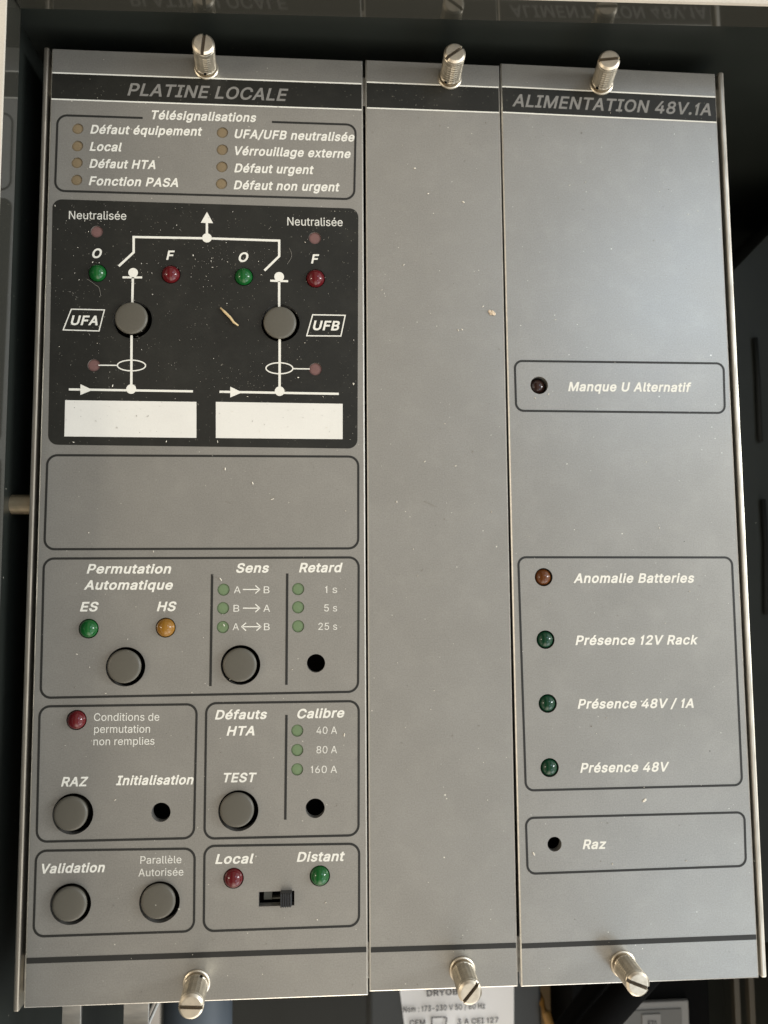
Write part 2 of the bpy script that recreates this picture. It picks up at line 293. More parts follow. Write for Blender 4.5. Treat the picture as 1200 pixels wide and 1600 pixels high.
GLYPHS = {
    ' ': '187|',
    '-': '453|337,244,263,244,337,226,337,188,337,207,263,188,114,188,188,188,114,207,114,244,114,226,188,244',
    '.': '188|95,-4,108,-4,83,-4,63,9,72,0,54,18,50,41,50,28,50,54,63,73,54,65,72,82,95,87,83,87,108,87,128,73,119,82,137,65,141,41,141,54,141,28,128,9,137,18,119,0',
    '/': '249|235,533,216,533,180,330,71,-76,126,127,52,-76,14,-76,33,-76,69,127,178,533,124,330,197,533',
    '0': '453|227,-7,264,-7,189,-7,130,24,157,3,103,45,69,113,83,74,55,152,48,254,48,199,48,309,69,395,55,356,83,434,130,484,104,464,157,505,227,516,189,516,264,516,323,484,296,505,350,464,384,395,370,434,398,356,405,254,405,309,405,199,384,113,398,152,370,74,323,24,350,45,297,3;227,50,202,50,252,50,290,74,273,58,308,90,330,144,321,113,339,174,344,254,344,211,344,297,330,365,339,334,321,395,290,435,308,419,273,451,227,460,252,460,202,460,163,435,180,451,146,419,123,365,132,395,114,334,109,254,109,297,109,211,123,144,114,174,132,113,163,74,146,90,180,58',
    '1': '283|190,0,190,0,190,0,190,509,190,509,190,509,149,509,149,509,149,509,133,470,133,470,133,470,103,437,103,437,103,437,60,412,60,412,60,412,60,352,60,352,60,352,100,372,100,372,100,372,126,392,126,392,126,392,126,0,126,0,126,0',
    '2': '453|64,0,172,0,64,16,64,47,64,32,121,108,234,229,177,168,254,249,282,282,270,267,295,298,311,327,304,313,317,341,320,371,320,356,320,390,308,419,316,405,299,432,273,449,288,442,259,456,224,460,242,460,204,460,172,447,187,456,158,439,139,413,147,428,131,399,127,362,127,382,107,362,66,362,86,362,66,392,86,442,72,419,100,465,143,496,119,483,167,509,225,516,194,516,255,516,306,497,282,509,329,484,361,445,348,467,374,424,381,372,381,399,381,354,371,318,378,335,364,300,336,259,353,280,319,237,267,180,296,211,229,140,153,60,191,100,153,59,153,57,153,58,231,57,389,57,310,57,389,38,389,0,389,19,281,0',
    '3': '453|218,-7,252,-7,187,-7,133,10,158,-1,107,21,70,57,86,37,54,78,44,132,46,103,66,132,109,132,87,132,111,114,126,87,117,99,136,75,165,59,149,65,181,53,219,50,199,50,239,50,275,61,258,53,292,68,315,93,305,79,324,107,329,145,329,124,329,163,316,196,325,181,307,212,275,234,293,224,256,243,201,248,231,248,186,248,157,248,172,248,157,265,157,299,157,282,200,349,288,448,244,399,288,450,288,452,288,451,215,452,70,452,142,452,70,471,70,509,70,490,171,509,372,509,272,509,372,493,372,461,372,477,319,400,211,278,265,339,211,282,211,289,211,285,249,293,308,276,281,288,335,263,371,222,356,246,386,199,393,145,393,173,393,115,370,66,385,89,355,43,309,12,335,25,282,0',
    '4': '453|40,105,164,105,40,123,40,158,40,141,109,275,247,509,178,392,268,509,311,509,289,509,243,394,109,166,176,280,109,165,109,163,109,164,210,163,413,163,312,163,413,144,413,105,413,125,289,105;282,0,302,0,282,40,282,121,282,81,282,130,282,146,282,138,282,203,282,318,282,260,302,318,343,318,322,318,343,212,343,0,343,106,322,0',
    '5': '453|221,-7,254,-7,191,-7,140,11,164,-1,116,23,83,60,97,39,69,81,60,130,61,104,81,130,122,130,101,130,124,115,138,89,129,101,147,77,173,60,159,67,188,53,221,50,204,50,242,50,276,64,260,55,292,74,314,104,305,87,323,121,328,162,328,141,328,184,314,221,323,204,304,238,275,262,291,252,258,272,218,277,239,277,201,277,167,268,184,274,151,263,128,246,138,255,108,248,67,253,88,250,77,338,96,509,86,423,186,509,366,509,276,509,366,490,366,452,366,471,294,452,151,452,222,452,145,402,134,301,139,352,135,301,136,301,135,301,147,311,178,325,161,319,194,331,229,334,211,334,253,334,294,321,274,329,313,313,345,285,331,301,359,270,379,231,371,252,387,210,391,163,391,188,391,130,369,76,384,101,354,50,309,15,334,30,283,1',
    '6': '453|226,-7,258,-7,195,-7,142,15,167,0,118,29,84,74,98,49,71,100,64,162,64,129,64,186,80,239,69,212,91,266,137,340,110,300,176,396,252,509,214,453,276,509,322,509,299,509,265,426,151,261,208,344,149,261,145,261,147,261,150,271,165,288,157,280,174,296,196,307,184,302,207,312,235,314,221,314,266,314,316,295,293,308,339,282,370,240,357,263,382,216,389,157,389,189,389,125,368,73,382,97,354,48,310,14,334,28,286,0;226,48,207,48,246,48,279,63,264,53,294,72,314,101,306,85,323,118,327,157,327,136,327,178,314,213,323,197,306,230,279,251,294,242,264,261,226,265,246,265,207,265,174,252,189,261,159,243,138,214,147,230,129,198,125,158,125,179,125,137,138,102,129,118,147,85,174,63,159,72,189,53',
    '7': '453|97,0,120,0,172,149,323,448,248,299,323,450,323,452,323,451,236,452,62,452,149,452,62,471,62,509,62,490,172,509,391,509,281,509,391,489,391,449,391,469,315,299,165,0,240,150,142,0',
    '8': '453|226,-7,260,-7,192,-7,136,11,162,-1,109,24,74,62,89,40,59,83,52,135,52,108,52,157,65,195,56,177,74,213,101,241,86,229,116,253,153,265,133,261,153,265,153,267,153,266,128,273,93,308,108,287,78,329,70,380,70,353,70,406,90,450,77,429,104,470,146,498,122,486,169,510,226,516,196,516,256,516,306,498,283,510,329,486,361,450,348,470,375,429,382,380,382,406,382,353,359,308,374,329,344,287,300,267,325,273,300,266,300,265,300,265,319,261,351,241,336,253,366,229,387,195,378,213,396,177,401,135,401,157,401,108,378,62,393,83,364,40,317,11,343,24,291,-1;226,49,204,49,249,49,285,60,268,53,301,68,323,91,314,78,332,105,337,139,337,121,337,158,322,189,332,174,313,203,283,223,300,214,266,231,226,235,247,235,205,235,169,223,186,231,152,214,130,189,139,203,120,174,115,139,115,158,115,121,129,91,120,105,138,78,167,60,151,68,184,53;226,290,208,290,244,290,274,300,260,293,288,307,307,330,299,318,315,343,319,376,319,358,319,393,308,420,315,407,300,433,275,449,289,443,261,456,226,460,245,460,208,460,177,449,191,456,163,443,145,420,152,433,137,407,133,376,133,393,133,358,145,330,137,343,152,318,178,300,163,307,192,293',
    ':': '188|95,-4,108,-4,83,-4,63,9,72,0,54,18,50,41,50,28,50,54,63,73,54,65,72,82,95,87,83,87,108,87,128,73,119,82,137,65,141,41,141,54,141,28,128,9,137,18,119,0;95,271,108,271,83,271,63,284,72,275,54,293,50,316,50,304,50,329,63,349,54,340,72,357,95,362,83,362,108,362,128,349,119,357,137,340,141,316,141,329,141,304,128,284,137,293,119,275',
    'A': '480|16,0,39,0,78,170,201,509,140,339,226,509,276,509,251,509,338,339,463,0,401,170,440,0,395,0,418,0,359,101,287,302,323,202,281,321,264,372,273,344,255,400,232,478,245,435,236,478,245,478,241,478,233,435,213,371,222,399,204,343,191,302,196,320,155,202,85,0,120,101,62,0;110,142,197,142,110,161,110,199,110,180,197,199,370,199,283,199,370,180,370,142,370,161,283,142',
    'B': '456|60,0,122,0,60,170,60,509,60,339,120,509,241,509,181,509,276,509,329,491,306,503,352,479,381,442,369,462,392,422,398,374,398,399,398,352,387,320,394,334,379,306,356,286,369,294,344,277,315,267,330,271,315,265,315,262,315,264,331,261,363,245,347,255,379,235,402,203,392,221,413,185,418,136,418,163,418,111,400,67,412,87,388,46,344,18,370,30,319,6,247,0,287,0,184,0;125,57,125,115,165,57,245,57,205,57,284,57,330,80,313,65,347,95,355,137,355,114,355,154,342,184,351,170,334,198,306,218,321,209,290,227,248,231,271,231,207,231,125,231,166,231,125,173;125,285,125,341,162,285,238,285,200,285,257,285,288,296,273,289,303,303,323,326,315,313,332,339,336,372,336,355,336,395,313,429,328,414,297,444,240,452,273,452,202,452,125,452,163,452,125,396',
    'C': '510|267,-7,293,-7,223,-7,150,25,184,4,116,46,70,115,89,76,50,154,40,254,40,201,40,308,70,393,50,354,89,432,150,484,116,462,184,505,267,516,223,516,293,516,340,504,317,512,363,497,402,471,384,486,420,457,448,418,436,439,460,398,473,348,468,374,451,348,408,348,430,348,404,366,389,395,398,381,381,408,357,428,370,419,345,438,315,449,331,444,300,454,267,456,284,456,236,456,184,432,208,448,159,417,125,364,139,394,111,334,103,254,103,297,103,211,125,145,111,175,140,115,184,76,159,92,209,61,267,53,236,53,284,53,315,60,300,55,331,65,357,81,345,71,370,90,389,114,381,101,398,128,408,160,404,143,430,160,473,160,451,160,469,135,448,91,460,111,436,70,402,38,421,52,384,23,341,5,363,12,318,-3',
    'D': '502|219,0,271,0,178,0,96,0,137,0,96,19,96,57,96,38,136,57,215,57,175,57,256,57,318,81,291,65,345,97,379,149,366,119,392,179,399,255,399,214,399,296,379,361,392,331,366,390,320,428,346,412,293,444,221,452,260,452,178,452,93,452,136,452,93,471,93,509,93,490,137,509,225,509,181,509,275,509,353,478,317,499,388,458,433,391,415,429,452,353,462,255,462,308,462,202,433,119,452,157,414,81,351,31,387,51,314,10;125,509,103,509,125,339,125,0,125,170,103,0,60,0,82,0,60,170,60,509,60,339,82,509',
    'E': '419|60,0,165,0,60,170,60,509,60,339,164,509,372,509,268,509,372,490,372,452,372,471,290,452,125,452,207,452,125,396,125,286,125,341,202,286,355,286,278,286,355,267,355,229,355,248,278,229,125,229,202,229,125,172,125,57,125,114,208,57,375,57,292,57,375,38,375,0,375,19,270,0',
    'F': '410|60,0,82,0,60,170,60,509,60,339,163,509,369,509,266,509,369,490,369,452,369,471,288,452,125,452,206,452,125,394,125,278,125,336,198,278,346,278,272,278,346,259,346,221,346,240,272,221,125,221,198,221,125,147,125,0,125,74,103,0',
    'H': '517|60,0,82,0,60,170,60,509,60,339,82,509,125,509,103,509,125,435,125,289,125,362,214,289,392,289,303,289,392,362,392,509,392,435,414,509,457,509,435,509,457,339,457,0,457,170,435,0,392,0,414,0,392,77,392,232,392,155,303,232,125,232,214,232,125,155,125,0,125,77,103,0',
    'I': '301|31,0,111,0,31,19,31,57,31,38,60,57,118,57,89,57,118,189,118,452,118,320,89,452,31,452,60,452,31,471,31,509,31,490,111,509,269,509,190,509,269,490,269,452,269,471,240,452,183,452,212,452,183,320,183,57,183,189,212,57,269,57,240,57,269,38,269,0,269,19,190,0',
    'L': '393|60,0,160,0,60,170,60,509,60,339,82,509,125,509,103,509,125,358,125,57,125,208,203,57,361,57,282,57,361,38,361,0,361,19,261,0',
    'M': '628|60,0,81,0,60,170,60,509,60,339,91,509,152,509,121,509,193,402,277,187,235,294,280,180,287,159,284,170,291,148,299,123,295,136,303,110,311,84,307,97,315,71,322,49,319,59,317,49,307,49,312,49,310,59,318,83,314,70,322,95,330,121,326,108,334,134,342,158,338,147,346,170,352,187,349,179,394,294,476,509,435,402,507,509,568,509,537,509,568,339,568,0,568,170,547,0,504,0,525,0,504,97,504,291,504,194,504,302,504,327,504,314,505,340,505,369,505,354,505,383,506,413,506,398,506,428,507,457,507,443,509,457,513,457,511,457,508,441,498,409,503,426,492,393,482,363,487,378,477,348,467,322,472,334,463,309,456,291,459,299,418,194,342,0,380,97,323,0,286,0,305,0,248,97,170,291,209,194,167,299,159,321,163,309,155,333,145,361,150,346,140,376,129,408,135,391,124,424,112,457,118,441,114,457,119,457,117,457,119,444,120,416,120,431,120,401,121,372,121,387,121,357,122,328,121,342,122,315,122,291,122,302,122,194,122,0,122,97,101,0',
    'N': '523|60,0,82,0,60,170,60,509,60,339,85,509,136,509,111,509,205,400,343,183,274,291,349,174,363,151,355,164,370,138,388,107,379,123,396,90,414,55,405,73,411,55,405,54,408,54,403,72,401,108,401,90,400,126,399,157,399,142,399,172,399,195,399,185,399,300,399,509,399,404,420,509,463,509,442,509,463,339,463,0,463,170,438,0,387,0,412,0,325,97,202,290,264,193,194,303,177,331,186,316,169,345,148,381,159,362,137,400,108,452,123,424,111,453,119,454,115,453,120,428,122,384,121,405,123,362,124,328,124,344,125,312,125,291,125,300,125,194,125,0,125,97,103,0',
    'O': '533|267,-7,311,-7,223,-7,150,25,184,4,116,46,70,115,90,76,50,154,40,254,40,201,40,308,70,393,50,354,90,432,150,484,116,462,184,505,267,516,223,516,311,516,384,484,350,505,418,462,464,393,444,432,483,354,493,254,493,308,493,201,464,115,483,154,444,76,384,25,418,46,350,4;267,53,236,53,297,53,349,76,325,61,374,91,408,144,394,114,423,174,430,254,430,211,430,298,408,365,423,335,394,395,349,433,374,417,325,448,267,456,297,456,236,456,184,433,209,448,159,417,125,364,140,394,111,334,103,254,103,297,103,211,125,144,111,174,140,114,184,76,159,92,209,61',
    'P': '445|60,0,82,0,60,170,60,509,60,339,118,509,235,509,177,509,274,509,332,487,307,502,358,473,390,430,377,454,402,405,409,348,409,378,409,317,390,265,402,290,377,241,332,207,358,222,307,193,235,186,274,186,193,186,109,186,151,186,109,205,109,242,109,224,150,242,233,242,191,242,259,242,297,256,281,247,313,265,333,294,325,278,341,310,344,348,344,328,344,368,333,402,341,386,325,417,297,439,313,430,280,448,232,452,259,452,196,452,125,452,160,452,125,301,125,0,125,151,103,0',
    'R': '449|60,0,82,0,60,170,60,509,60,339,119,509,236,509,177,509,275,509,333,489,307,502,359,475,390,433,378,457,403,410,409,352,409,382,409,321,390,271,403,295,378,248,333,217,359,230,307,204,236,198,275,198,189,198,96,198,143,198,96,217,96,255,96,236,142,255,234,255,188,255,260,255,298,267,281,259,314,275,334,300,326,286,341,315,345,352,345,332,345,372,334,405,341,390,326,420,298,440,314,431,281,448,233,452,259,452,197,452,125,452,161,452,125,301,125,0,125,151,103,0;353,0,378,0,312,76,230,229,271,153,254,229,303,229,279,229,344,153,428,0,386,76,403,0',
    'S': '447|224,-9,263,-9,187,-9,128,9,155,-3,100,21,64,60,79,38,49,82,38,137,40,107,60,137,104,137,82,137,106,117,123,88,112,101,134,75,166,59,149,65,184,52,224,49,203,49,247,49,286,60,268,53,304,68,329,92,319,78,340,105,346,139,346,121,346,155,332,179,341,169,323,189,296,205,311,198,281,211,245,222,264,217,224,228,184,239,204,234,142,251,86,289,109,268,63,311,52,372,52,339,52,401,75,448,60,426,90,469,138,498,111,486,164,510,227,516,194,516,261,516,316,498,290,510,342,486,377,449,362,469,392,428,401,378,400,404,380,378,337,378,358,378,335,403,302,437,323,423,281,451,225,459,256,459,203,459,167,448,184,455,151,441,129,418,138,431,120,406,115,376,115,391,115,358,131,334,120,344,142,323,169,308,154,314,184,302,212,293,199,297,230,289,264,279,247,284,279,275,312,264,295,270,328,257,359,238,344,248,373,227,395,198,385,214,404,181,408,139,408,162,408,111,386,64,401,86,372,41,323,11,351,24,296,-2',
    'T': '449|32,452,85,452,32,471,32,509,32,490,160,509,417,509,288,509,417,490,417,452,417,471,363,452,257,452,310,452,257,301,257,0,257,151,235,0,193,0,214,0,193,151,193,452,193,301,139,452',
    'U': '517|259,-8,299,-8,219,-8,154,15,184,0,124,31,85,80,101,53,68,107,60,173,60,138,60,285,60,509,60,397,81,509,124,509,103,509,124,399,124,178,124,288,124,154,141,113,130,132,152,94,187,68,167,79,207,57,259,52,231,52,287,52,331,68,311,57,351,79,377,113,366,94,387,132,393,178,393,154,393,288,393,509,393,399,414,509,457,509,436,509,457,397,457,173,457,285,457,138,433,80,449,107,416,53,363,15,393,31,334,0',
    'V': '480|204,0,229,0,141,170,16,509,79,339,39,509,84,509,62,509,120,408,192,206,156,307,198,189,215,137,206,166,224,109,248,31,235,73,243,31,235,31,239,31,247,74,267,138,258,110,276,166,290,206,284,189,325,307,395,509,360,408,417,509,463,509,440,509,401,339,278,0,340,170,253,0',
    'Y': '472|203,0,225,0,203,69,203,208,203,139,141,308,16,509,79,409,41,509,91,509,66,509,125,454,192,344,159,399,203,326,222,292,213,309,231,275,250,230,240,255,241,230,224,230,232,230,233,255,251,293,242,276,260,310,280,344,270,327,314,399,381,509,347,454,406,509,455,509,430,509,393,409,268,208,330,308,268,139,268,0,268,69,247,0',
    'Z': '438|42,0,161,0,42,15,42,46,42,31,119,159,273,385,196,272,284,400,306,431,295,415,318,446,341,476,329,461,343,469,348,454,346,461,327,453,285,452,306,453,264,452,223,452,244,452,162,452,40,452,101,452,40,471,40,509,40,490,159,509,397,509,278,509,397,493,397,462,397,477,321,351,169,129,245,240,158,113,134,81,146,97,122,65,97,33,110,49,95,40,90,54,93,47,111,55,152,57,132,56,173,57,214,57,193,57,276,57,399,57,338,57,399,38,399,0,399,19,280,0',
    'a': '389|160,-9,182,-9,136,-9,94,5,114,-4,75,14,48,45,59,27,36,62,30,108,30,83,30,130,43,161,35,147,52,175,78,193,63,185,92,201,125,211,108,207,143,215,178,220,160,218,201,223,234,227,219,225,248,228,265,235,258,231,272,239,276,255,276,245,276,255,276,257,276,256,276,272,267,297,273,286,261,308,240,322,252,316,228,328,196,331,213,331,178,331,149,322,162,328,136,317,118,301,126,309,110,292,100,274,104,283,80,280,41,291,61,285,50,314,79,346,62,332,95,360,133,375,113,369,153,381,194,384,173,384,208,384,239,379,223,383,255,376,286,360,271,370,301,351,322,320,313,338,332,303,337,251,337,280,337,168,337,0,337,84,317,0,277,0,297,0,277,17,277,52,277,35,275,52,272,52,274,52,268,43,252,25,261,34,243,15,215,1,230,7,200,-5;170,45,155,45,193,45,228,59,212,50,243,68,263,93,255,79,271,107,276,138,276,122,276,155,276,190,276,173,273,187,259,182,268,184,251,180,231,176,242,178,221,174,200,171,210,172,190,170,175,168,182,169,161,166,134,159,147,163,121,154,103,139,111,148,96,131,92,105,92,119,92,92,102,72,95,81,109,63,130,52,118,57,142,48',
    'b': '424|229,-8,261,-8,206,-8,172,4,187,-4,158,12,138,31,146,21,129,42,118,59,123,51,116,59,112,59,114,59,112,39,112,0,112,20,92,0,53,0,72,0,53,170,53,509,53,339,73,509,114,509,93,509,114,446,114,319,114,382,115,319,118,319,117,319,123,327,137,346,129,336,145,356,171,373,157,365,186,381,229,384,205,384,261,384,313,361,289,376,337,345,370,293,356,322,383,263,390,189,390,229,390,149,370,84,383,114,356,55,313,16,337,32,289,0;220,47,197,47,244,47,279,66,263,53,295,78,316,117,308,95,324,138,328,189,328,162,328,216,316,261,324,240,308,282,280,311,296,299,264,324,220,330,244,330,197,330,161,312,177,324,145,300,125,263,133,284,117,242,113,189,113,217,113,161,125,115,117,136,133,94,162,65,146,77,178,53',
    'c': '396|207,-8,226,-8,173,-8,117,16,143,0,91,33,56,85,71,56,41,114,34,187,34,149,34,227,56,291,41,262,71,321,117,360,91,343,143,376,207,384,173,384,226,384,260,377,243,382,276,372,305,356,292,365,319,347,340,322,330,335,350,309,362,277,357,294,342,272,303,262,322,267,300,272,290,289,296,281,285,297,270,311,278,305,262,317,242,325,253,322,232,328,207,330,220,330,182,330,145,310,161,323,129,297,108,258,116,280,100,237,96,187,96,213,96,162,108,117,100,139,116,96,145,66,129,79,161,53,207,46,182,46,220,46,243,52,232,48,253,55,271,66,263,60,279,72,292,89,286,80,297,97,304,117,301,107,324,112,363,102,343,107,358,85,341,56,351,70,332,43,306,21,320,31,293,12,261,-1,277,4,244,-6',
    'd': '424|195,-8,219,-8,164,-8,111,16,136,0,87,32,55,84,68,55,41,114,34,189,34,149,34,229,55,293,41,263,69,322,112,361,88,345,136,376,196,384,164,384,219,384,253,373,238,381,268,365,287,346,279,356,296,336,306,319,302,327,308,319,311,319,309,319,311,382,311,509,311,446,331,509,372,509,351,509,372,339,372,0,372,170,352,0,313,0,332,0,313,20,313,59,313,39,311,59,307,59,309,59,302,51,287,31,295,42,278,21,252,4,267,12,238,-4;205,47,181,47,227,47,263,65,247,53,279,77,299,115,291,94,308,136,312,189,312,161,312,217,300,263,308,242,292,284,263,312,279,300,247,324,205,330,228,330,181,330,145,311,161,324,129,299,108,261,116,282,100,240,96,189,96,216,96,162,109,117,100,138,117,95,145,66,129,78,161,53',
    'e': '404|212,-8,238,-8,175,-8,117,16,143,0,90,33,56,85,70,56,41,114,34,187,34,148,34,226,55,290,41,260,69,319,115,359,89,343,141,376,205,384,171,384,226,384,266,374,246,381,285,367,319,341,303,356,335,326,357,282,348,306,366,258,371,194,371,228,371,186,371,169,371,178,272,169,75,169,174,169,75,187,75,221,75,204,163,221,338,221,250,221,329,215,310,202,319,208,310,227,298,269,306,249,290,288,263,314,278,303,247,325,205,330,228,330,182,330,146,313,163,325,130,302,109,270,118,288,100,251,96,211,96,232,96,200,96,178,96,189,96,150,110,106,101,126,120,87,151,61,134,72,168,51,212,46,189,46,228,46,254,53,241,48,266,57,285,73,277,64,294,82,306,105,301,93,325,101,365,91,345,96,359,71,335,39,349,54,321,24,283,4,303,13,262,-4',
    'f': '254|228,379,154,379,228,362,228,327,228,344,154,327,6,327,80,327,6,344,6,379,6,362,80,379;81,0,101,0,81,144,81,432,81,288,81,453,96,486,86,471,106,500,135,519,119,511,152,526,187,530,169,530,201,530,222,527,213,529,232,525,243,521,238,523,238,503,227,468,233,486,224,470,215,472,220,471,210,473,195,474,203,474,176,474,154,460,163,469,146,451,142,419,142,437,142,279,142,0,142,140,121,0',
    'g': '425|207,-151,238,-151,179,-151,134,-140,155,-147,113,-132,82,-110,96,-123,69,-98,51,-69,58,-84,67,-60,101,-41,84,-50,107,-49,122,-66,113,-57,130,-75,154,-88,141,-82,168,-94,207,-97,186,-97,238,-97,282,-75,263,-90,302,-60,311,-6,311,-37,311,19,311,68,311,44,310,68,306,68,308,68,301,60,287,41,295,51,278,32,252,16,267,23,238,8,195,5,219,5,164,5,113,27,137,12,88,41,55,90,69,62,41,118,34,191,34,152,34,230,55,293,41,264,69,322,112,361,88,345,137,376,196,384,165,384,220,384,253,373,239,381,268,365,288,346,280,356,297,336,308,319,303,327,309,319,313,319,311,319,313,339,313,379,313,359,333,379,372,379,353,379,372,250,372,-9,372,121,372,-42,350,-90,365,-69,335,-111,291,-136,316,-126,266,-146;205,59,181,59,228,59,264,75,248,64,280,86,300,121,292,101,308,141,312,193,312,165,312,220,300,264,308,243,292,284,264,312,280,301,248,324,205,330,228,330,181,330,145,312,161,324,129,299,109,262,117,283,100,242,96,193,96,219,96,166,109,123,100,143,117,103,145,76,129,87,162,65',
    'i': '167|53,0,73,0,53,126,53,379,53,253,73,379,114,379,93,379,114,253,114,0,114,126,93,0;84,443,95,443,72,443,54,455,62,447,45,462,41,483,41,472,41,494,54,512,45,504,62,520,84,524,72,524,95,524,114,512,106,520,122,504,126,483,126,494,126,472,114,455,122,462,106,447',
    'k': '381|110,137,132,158,110,162,110,212,110,187,113,212,121,212,117,212,175,268,284,379,230,323,310,379,360,379,335,379,301,319,184,199,243,259,182,199,177,199,179,199,155,178;53,0,73,0,53,170,53,509,53,339,73,509,114,509,93,509,114,339,114,0,114,170,93,0;294,0,320,0,245,62,148,186,197,124,162,200,191,229,177,214,252,152,372,0,312,76,346,0',
    'l': '189|139,-2,147,-2,110,-2,74,20,88,5,60,35,53,84,53,57,53,226,53,509,53,367,73,509,114,509,93,509,114,372,114,99,114,235,114,81,120,62,116,69,125,55,146,52,133,52,152,52,160,53,157,52,164,53,170,54,167,54,173,37,181,3,177,20,175,1,162,-1,169,0,154,-2',
    'm': '610|53,0,73,0,53,126,53,379,53,253,72,379,112,379,92,379,112,351,112,295,112,323,111,295,108,295,109,295,113,316,132,346,121,332,144,359,172,376,157,369,187,383,219,386,203,386,247,386,287,361,270,378,305,344,321,295,316,322,318,295,312,295,315,295,317,313,337,343,325,329,349,357,381,375,364,367,398,382,437,386,416,386,459,386,497,372,479,381,515,362,541,328,530,348,551,309,557,255,557,285,557,170,557,0,557,85,536,0,496,0,516,0,496,85,496,254,496,169,496,281,473,313,488,301,457,325,419,330,439,330,402,330,374,320,387,327,362,313,345,290,352,303,339,278,335,247,335,263,335,165,335,0,335,82,315,0,274,0,295,0,274,87,274,260,274,173,274,281,253,311,267,298,239,324,199,330,221,330,185,330,158,320,171,327,144,313,126,289,134,303,118,276,114,238,114,258,114,159,114,0,114,79,93,0',
    'n': '410|114,227,114,249,114,151,114,0,114,76,93,0,53,0,73,0,53,126,53,379,53,253,72,379,112,379,92,379,112,349,112,287,112,318,109,287,102,287,106,287,114,322,152,362,131,347,174,377,227,384,199,384,253,384,295,369,276,379,314,358,341,321,330,342,352,299,357,240,357,273,357,160,357,0,357,80,337,0,296,0,316,0,296,78,296,235,296,157,296,265,273,304,288,288,258,321,210,329,237,329,192,329,161,317,175,325,146,309,126,283,135,298,118,267',
    'o': '415|207,-8,242,-8,173,-8,117,16,143,0,91,33,56,85,71,56,41,114,34,187,34,149,34,227,56,291,41,262,71,321,117,360,91,343,143,376,207,384,173,384,242,384,299,360,273,376,325,343,359,291,345,321,374,262,381,187,381,227,381,149,359,85,374,114,345,56,299,16,325,33,273,0;207,46,182,46,233,46,270,66,254,53,287,79,307,117,299,96,315,139,319,187,319,162,319,213,307,258,315,236,299,280,270,310,287,297,254,323,207,330,233,330,182,330,145,310,161,323,129,297,108,258,116,280,100,237,96,187,96,213,96,162,108,117,100,139,116,96,145,66,129,79,161,53',
    'p': '424|53,-143,73,-143,53,31,53,379,53,205,72,379,112,379,92,379,112,359,112,319,112,339,114,319,118,319,116,319,123,327,137,346,129,336,145,356,171,373,157,365,186,381,229,384,205,384,261,384,313,361,289,376,337,345,370,293,356,322,383,263,390,189,390,229,390,149,370,84,383,114,356,55,313,16,337,32,289,0,229,-8,261,-8,206,-8,173,4,187,-4,158,12,138,31,146,21,130,42,118,59,123,51,117,59,114,59,115,59,114,-8,114,-143,114,-76,93,-143;220,47,197,47,244,47,279,66,263,53,295,78,316,117,308,95,324,138,328,189,328,162,328,216,316,261,324,240,308,282,280,311,296,299,264,324,220,330,244,330,197,330,161,312,177,324,145,300,125,263,133,284,117,242,113,189,113,217,113,161,125,115,117,136,133,94,162,65,146,77,178,53',
    'q': '424|372,-143,372,31,351,-143,311,-143,331,-143,311,-76,311,59,311,-8,309,59,306,59,308,59,302,51,287,31,295,42,278,21,252,4,267,12,238,-4,195,-8,219,-8,164,-8,111,16,136,0,87,32,55,84,68,55,41,114,34,189,34,149,34,229,55,293,41,263,69,322,112,361,88,345,136,376,196,384,164,384,219,384,253,373,238,381,268,365,287,346,279,356,296,336,307,319,302,327,309,319,313,319,311,319,313,339,313,379,313,359,332,379,372,379,352,379,372,205;205,47,181,47,227,47,263,65,247,53,279,77,299,115,291,94,308,136,312,189,312,161,312,217,300,263,308,242,292,284,263,312,279,300,247,324,205,330,228,330,181,330,145,311,161,324,129,299,108,261,116,282,100,240,96,189,96,216,96,162,109,117,100,138,117,95,145,66,129,78,161,53',
    'r': '259|53,0,73,0,53,126,53,379,53,253,72,379,112,379,92,379,112,360,112,321,112,340,113,321,115,321,114,321,122,340,152,367,135,355,170,379,213,385,190,385,218,385,229,384,223,385,235,384,243,384,240,384,243,363,243,322,243,343,242,323,230,324,237,323,223,325,207,326,215,326,189,326,159,315,173,322,145,307,126,284,134,297,118,270,114,237,114,255,114,158,114,0,114,79,93,0',
    's': '365|182,-8,211,-8,156,-8,112,3,133,-4,92,11,62,38,75,23,49,53,36,94,40,72,55,98,94,107,74,102,99,86,124,60,109,70,139,50,181,45,158,45,208,45,244,62,229,51,260,74,268,103,268,87,268,116,254,136,263,127,245,144,212,155,231,151,191,160,149,170,170,165,115,178,72,208,89,191,55,225,47,274,47,247,47,296,65,332,53,315,77,348,115,370,94,361,136,380,187,384,160,384,213,384,254,372,235,380,272,365,299,339,287,353,310,325,324,290,319,309,305,286,268,277,287,281,263,292,243,316,255,304,230,327,187,333,212,333,165,333,131,317,146,327,116,306,109,277,109,293,109,263,124,243,114,252,134,235,172,223,150,228,191,218,229,209,210,214,264,201,306,171,290,188,323,154,331,107,331,133,331,84,312,47,325,64,300,30,260,6,282,16,237,-3',
    't': '227|204,379,138,379,204,362,204,327,204,344,138,327,6,327,72,327,6,344,6,379,6,362,72,379;65,471,65,345,85,471,126,471,106,471,126,347,126,98,126,222,126,81,136,61,129,69,143,54,170,50,154,50,174,50,185,51,179,50,191,52,202,54,197,53,206,36,213,2,209,19,207,0,192,-3,200,-2,184,-4,168,-4,176,-4,136,-4,92,21,110,4,74,38,65,93,65,62,65,219',
